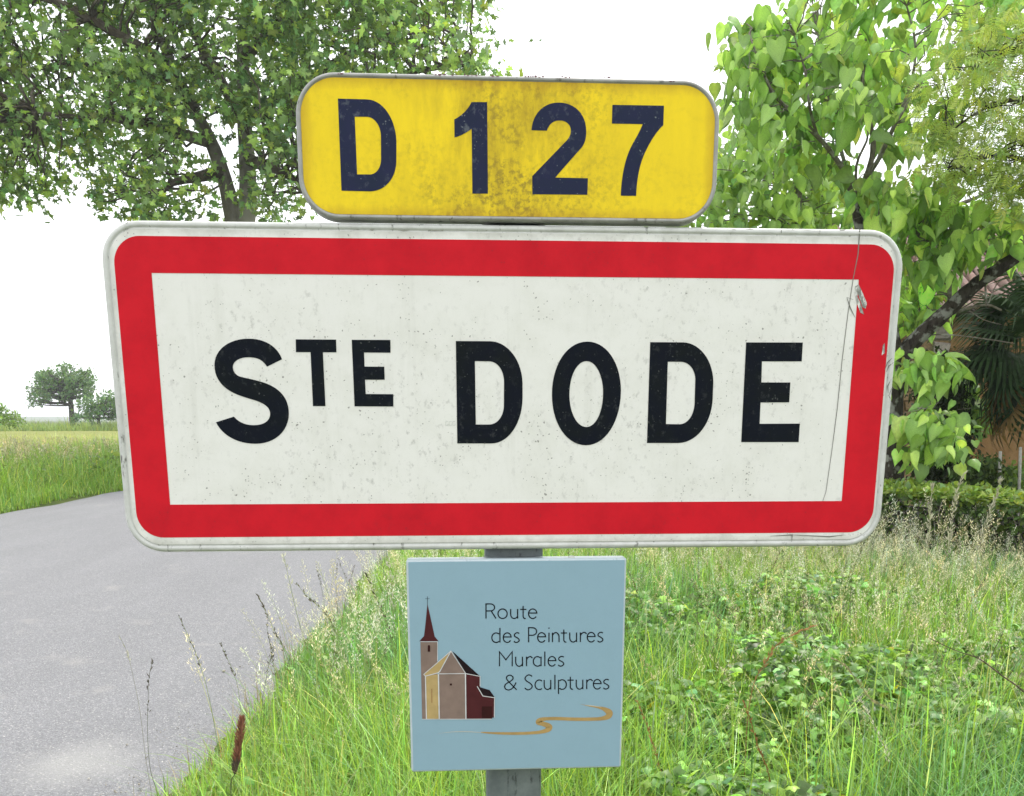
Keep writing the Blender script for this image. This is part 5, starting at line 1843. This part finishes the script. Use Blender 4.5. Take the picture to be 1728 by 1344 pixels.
px_stalk('grass_stalk', 'dark nodding stalk left of the blue plate above the bright grass', 'grass stalk', [(618, 968), (632, 1000), (648, 1040), (662, 1085), (672, 1150), (680, 1240)], 4.0, 0.0013, 0.5, 50, 0.008, DK, GN, 0.012, GR, 11)
OR = (0.36, 0.20, 0.09)
px_stalk('dry_stalk', 'dry orange brown stalk arching to the right in the middle of the right hand grass', 'grass stalk', [(1372, 1057), (1345, 1068), (1312, 1088), (1290, 1120), (1272, 1155), (1262, 1210), (1258, 1270)], 3.4, 0.0020, 0.45, 90, 0.010, OR, OR, 0.015, 'dry reddish stalks in the right hand grass', 12)
px_stalk('dry_stalk', 'dry reddish stalk bending down to the bottom edge right of the blue plate', 'grass stalk', [(1256, 1185), (1268, 1222), (1280, 1262), (1292, 1290), (1300, 1320), (1305, 1350)], 3.1, 0.0026, 0.15, 90, 0.006, (0.30, 0.14, 0.06), (0.30, 0.16, 0.06), 0.013, 'dry reddish stalks in the right hand grass', 13)
px_stalk('dry_stalk', 'dry orange stalk leaning at the lower right corner of the blue plate', 'grass stalk', [(1076, 1185), (1088, 1215), (1100, 1250), (1112, 1290), (1122, 1335)], 3.2, 0.0018, 0.3, 60, 0.006, OR, OR, 0.012, 'dry reddish stalks in the right hand grass', 14)
px_stalk('dry_stalk', 'pale straw coloured head bending down right of the middle of the right hand grass', 'grass stalk', [(1450, 1178), (1466, 1205), (1482, 1240), (1494, 1265), (1502, 1300), (1508, 1344)], 3.2, 0.0016, 0.4, 70, 0.007, PL_, (0.3, 0.28, 0.12), 0.013, 'pale bending heads in the right hand grass', 15)
px_stalk('dry_stalk', 'straw coloured head leaning left above the pale bending head', 'grass stalk', [(1408, 1113), (1428, 1125), (1446, 1148), (1470, 1180), (1500, 1200), (1518, 1245), (1530, 1300)], 3.3, 0.0016, 0.45, 70, 0.007, (0.36, 0.32, 0.18), (0.3, 0.28, 0.12), 0.013, 'pale bending heads in the right hand grass', 16)
px_stalk('hedge_stalk', 'whitish upright seeding stalk before the hedge nearest to the white plate', 'grass stalk', [(1573, 818), (1572, 850), (1568, 890), (1566, 940), (1564, 1000)], 7.2, 0.003, 0.3, 110, 0.02, (0.45, 0.43, 0.32), (0.32, 0.32, 0.2), 0.028, 'whitish stalks before the hedge', 17)
px_stalk('hedge_stalk', 'whitish seeding stalk leaning right before the hedge in the middle of the three', 'grass stalk', [(1626, 800), (1614, 835), (1606, 880), (1600, 930), (1596, 990)], 7.0, 0.003, 0.3, 90, 0.02, (0.45, 0.43, 0.32), (0.32, 0.32, 0.2), 0.028, 'whitish stalks before the hedge', 18)
px_stalk('hedge_stalk', 'whitish seeding stalk leaning right before the hedge, rightmost of the three', 'grass stalk', [(1688, 812), (1678, 845), (1666, 880), (1652, 930), (1640, 990)], 7.0, 0.003, 0.3, 100, 0.022, (0.45, 0.43, 0.32), (0.32, 0.32, 0.2), 0.028, 'whitish stalks before the hedge', 19)

# brown dock like spike at lower left
rt = at(391, 1344, 2.9); rt.z = 0.02
dk = empty('brown_seed_spike', rt, 'thick reddish brown seed spike standing where the grass meets the road', 'plant')
m = MB()
sp_pts = [rt, at(390, 1344, 2.9), at(396, 1305, 2.9), at(402, 1260, 2.9), at(409, 1212, 2.9)]
pth = interp(sp_pts, 8)
m.tube(pth, np.linspace(0.0022, 0.0012, len(pth)), 5, (0.12, 0.14, 0.06))
shift(m, rt).build('stem', M['seed'], dk)
m = MB()
n1_ = 260
for i in range(n1_):
    f = 16 + (len(pth) - 1.01 - 16) * (i / n1_)
    k0 = min(int(f), len(pth) - 2)
    c = pth[k0].lerp(pth[k0 + 1], f - k0)
    q = i / n1_
    a = i * 2.4
    # two overlapping tapering spikes: one below, one above
    pr_ = math.sin(math.pi * min(1, (q / 0.55))) if q < 0.48 else math.sin(math.pi * (0.18 + 0.82 * (q - 0.48) / 0.52))
    rad = 0.0078 * max(0.12, pr_) ** 0.8 * (1 + 0.35 * math.sin(i * 0.55)) + 0.0006
    e = c + Vector((math.cos(a) * rad, math.sin(a) * rad, 0))
    dv = Vector((math.cos(a) * 0.5, math.sin(a) * 0.5, 1.0)).normalized()
    side = dv.cross(Vector((math.cos(a), math.sin(a), 0))).normalized()
    out_ = side.cross(dv)
    L = 0.017; w_ = 0.0030
    f_ = random.uniform(0.6, 1.35)
    cc = (0.27 * f_, 0.115 * f_, 0.075 * f_) if q > 0.25 else (0.14 * f_, 0.10 * f_, 0.075 * f_)
    m.add([e - dv * L * 0.4, e + side * w_, e + dv * L, e - side * w_, e + out_ * w_ * 0.9 * (1 if out_.dot(Vector((math.cos(a), math.sin(a), 0))) > 0 else -1)], [(0, 1, 4), (1, 2, 4), (2, 3, 4), (3, 0, 4)], cc)
shift(m, rt).build('seed_head', M['seed'], dk)

# bare woody twig reaching in from the right
rt = at(1800, 1235, 3.6); rt.z = 0.03
tg = empty('bramble_twig', rt, 'bare dark woody bramble twig reaching in from the right edge over the grass', 'twig')
m = MB()
p = interp([rt, at(1790, 1230, 3.6), at(1728, 1168, 3.6), at(1690, 1140, 3.6), at(1652, 1112, 3.6), at(1612, 1098, 3.55), at(1566, 1076, 3.5)], 5)
m.tube(p, np.linspace(0.0042, 0.0012, len(p)), 6, (0.10, 0.07, 0.05))
for (a, b) in (((1652, 1112), (1628, 1090)), ((1690, 1140), (1672, 1088)), ((1672, 1110), (1700, 1050)), ((1700, 1145), (1740, 1085)), ((1630, 1105), (1600, 1122))):
    twig(m, at(*a, 3.58), at(*b, 3.55), 0.0016, 0.0007, 4, 0.1, 4)
m.c = [(0.10, 0.07, 0.05)] * len(m.v)
shift(m, rt).build('stem', M['wood'], tg)
print('objects', len(bpy.data.objects), 'tris', sum(len(o.data.polygons) for o in bpy.data.objects if o.type == 'MESH'))
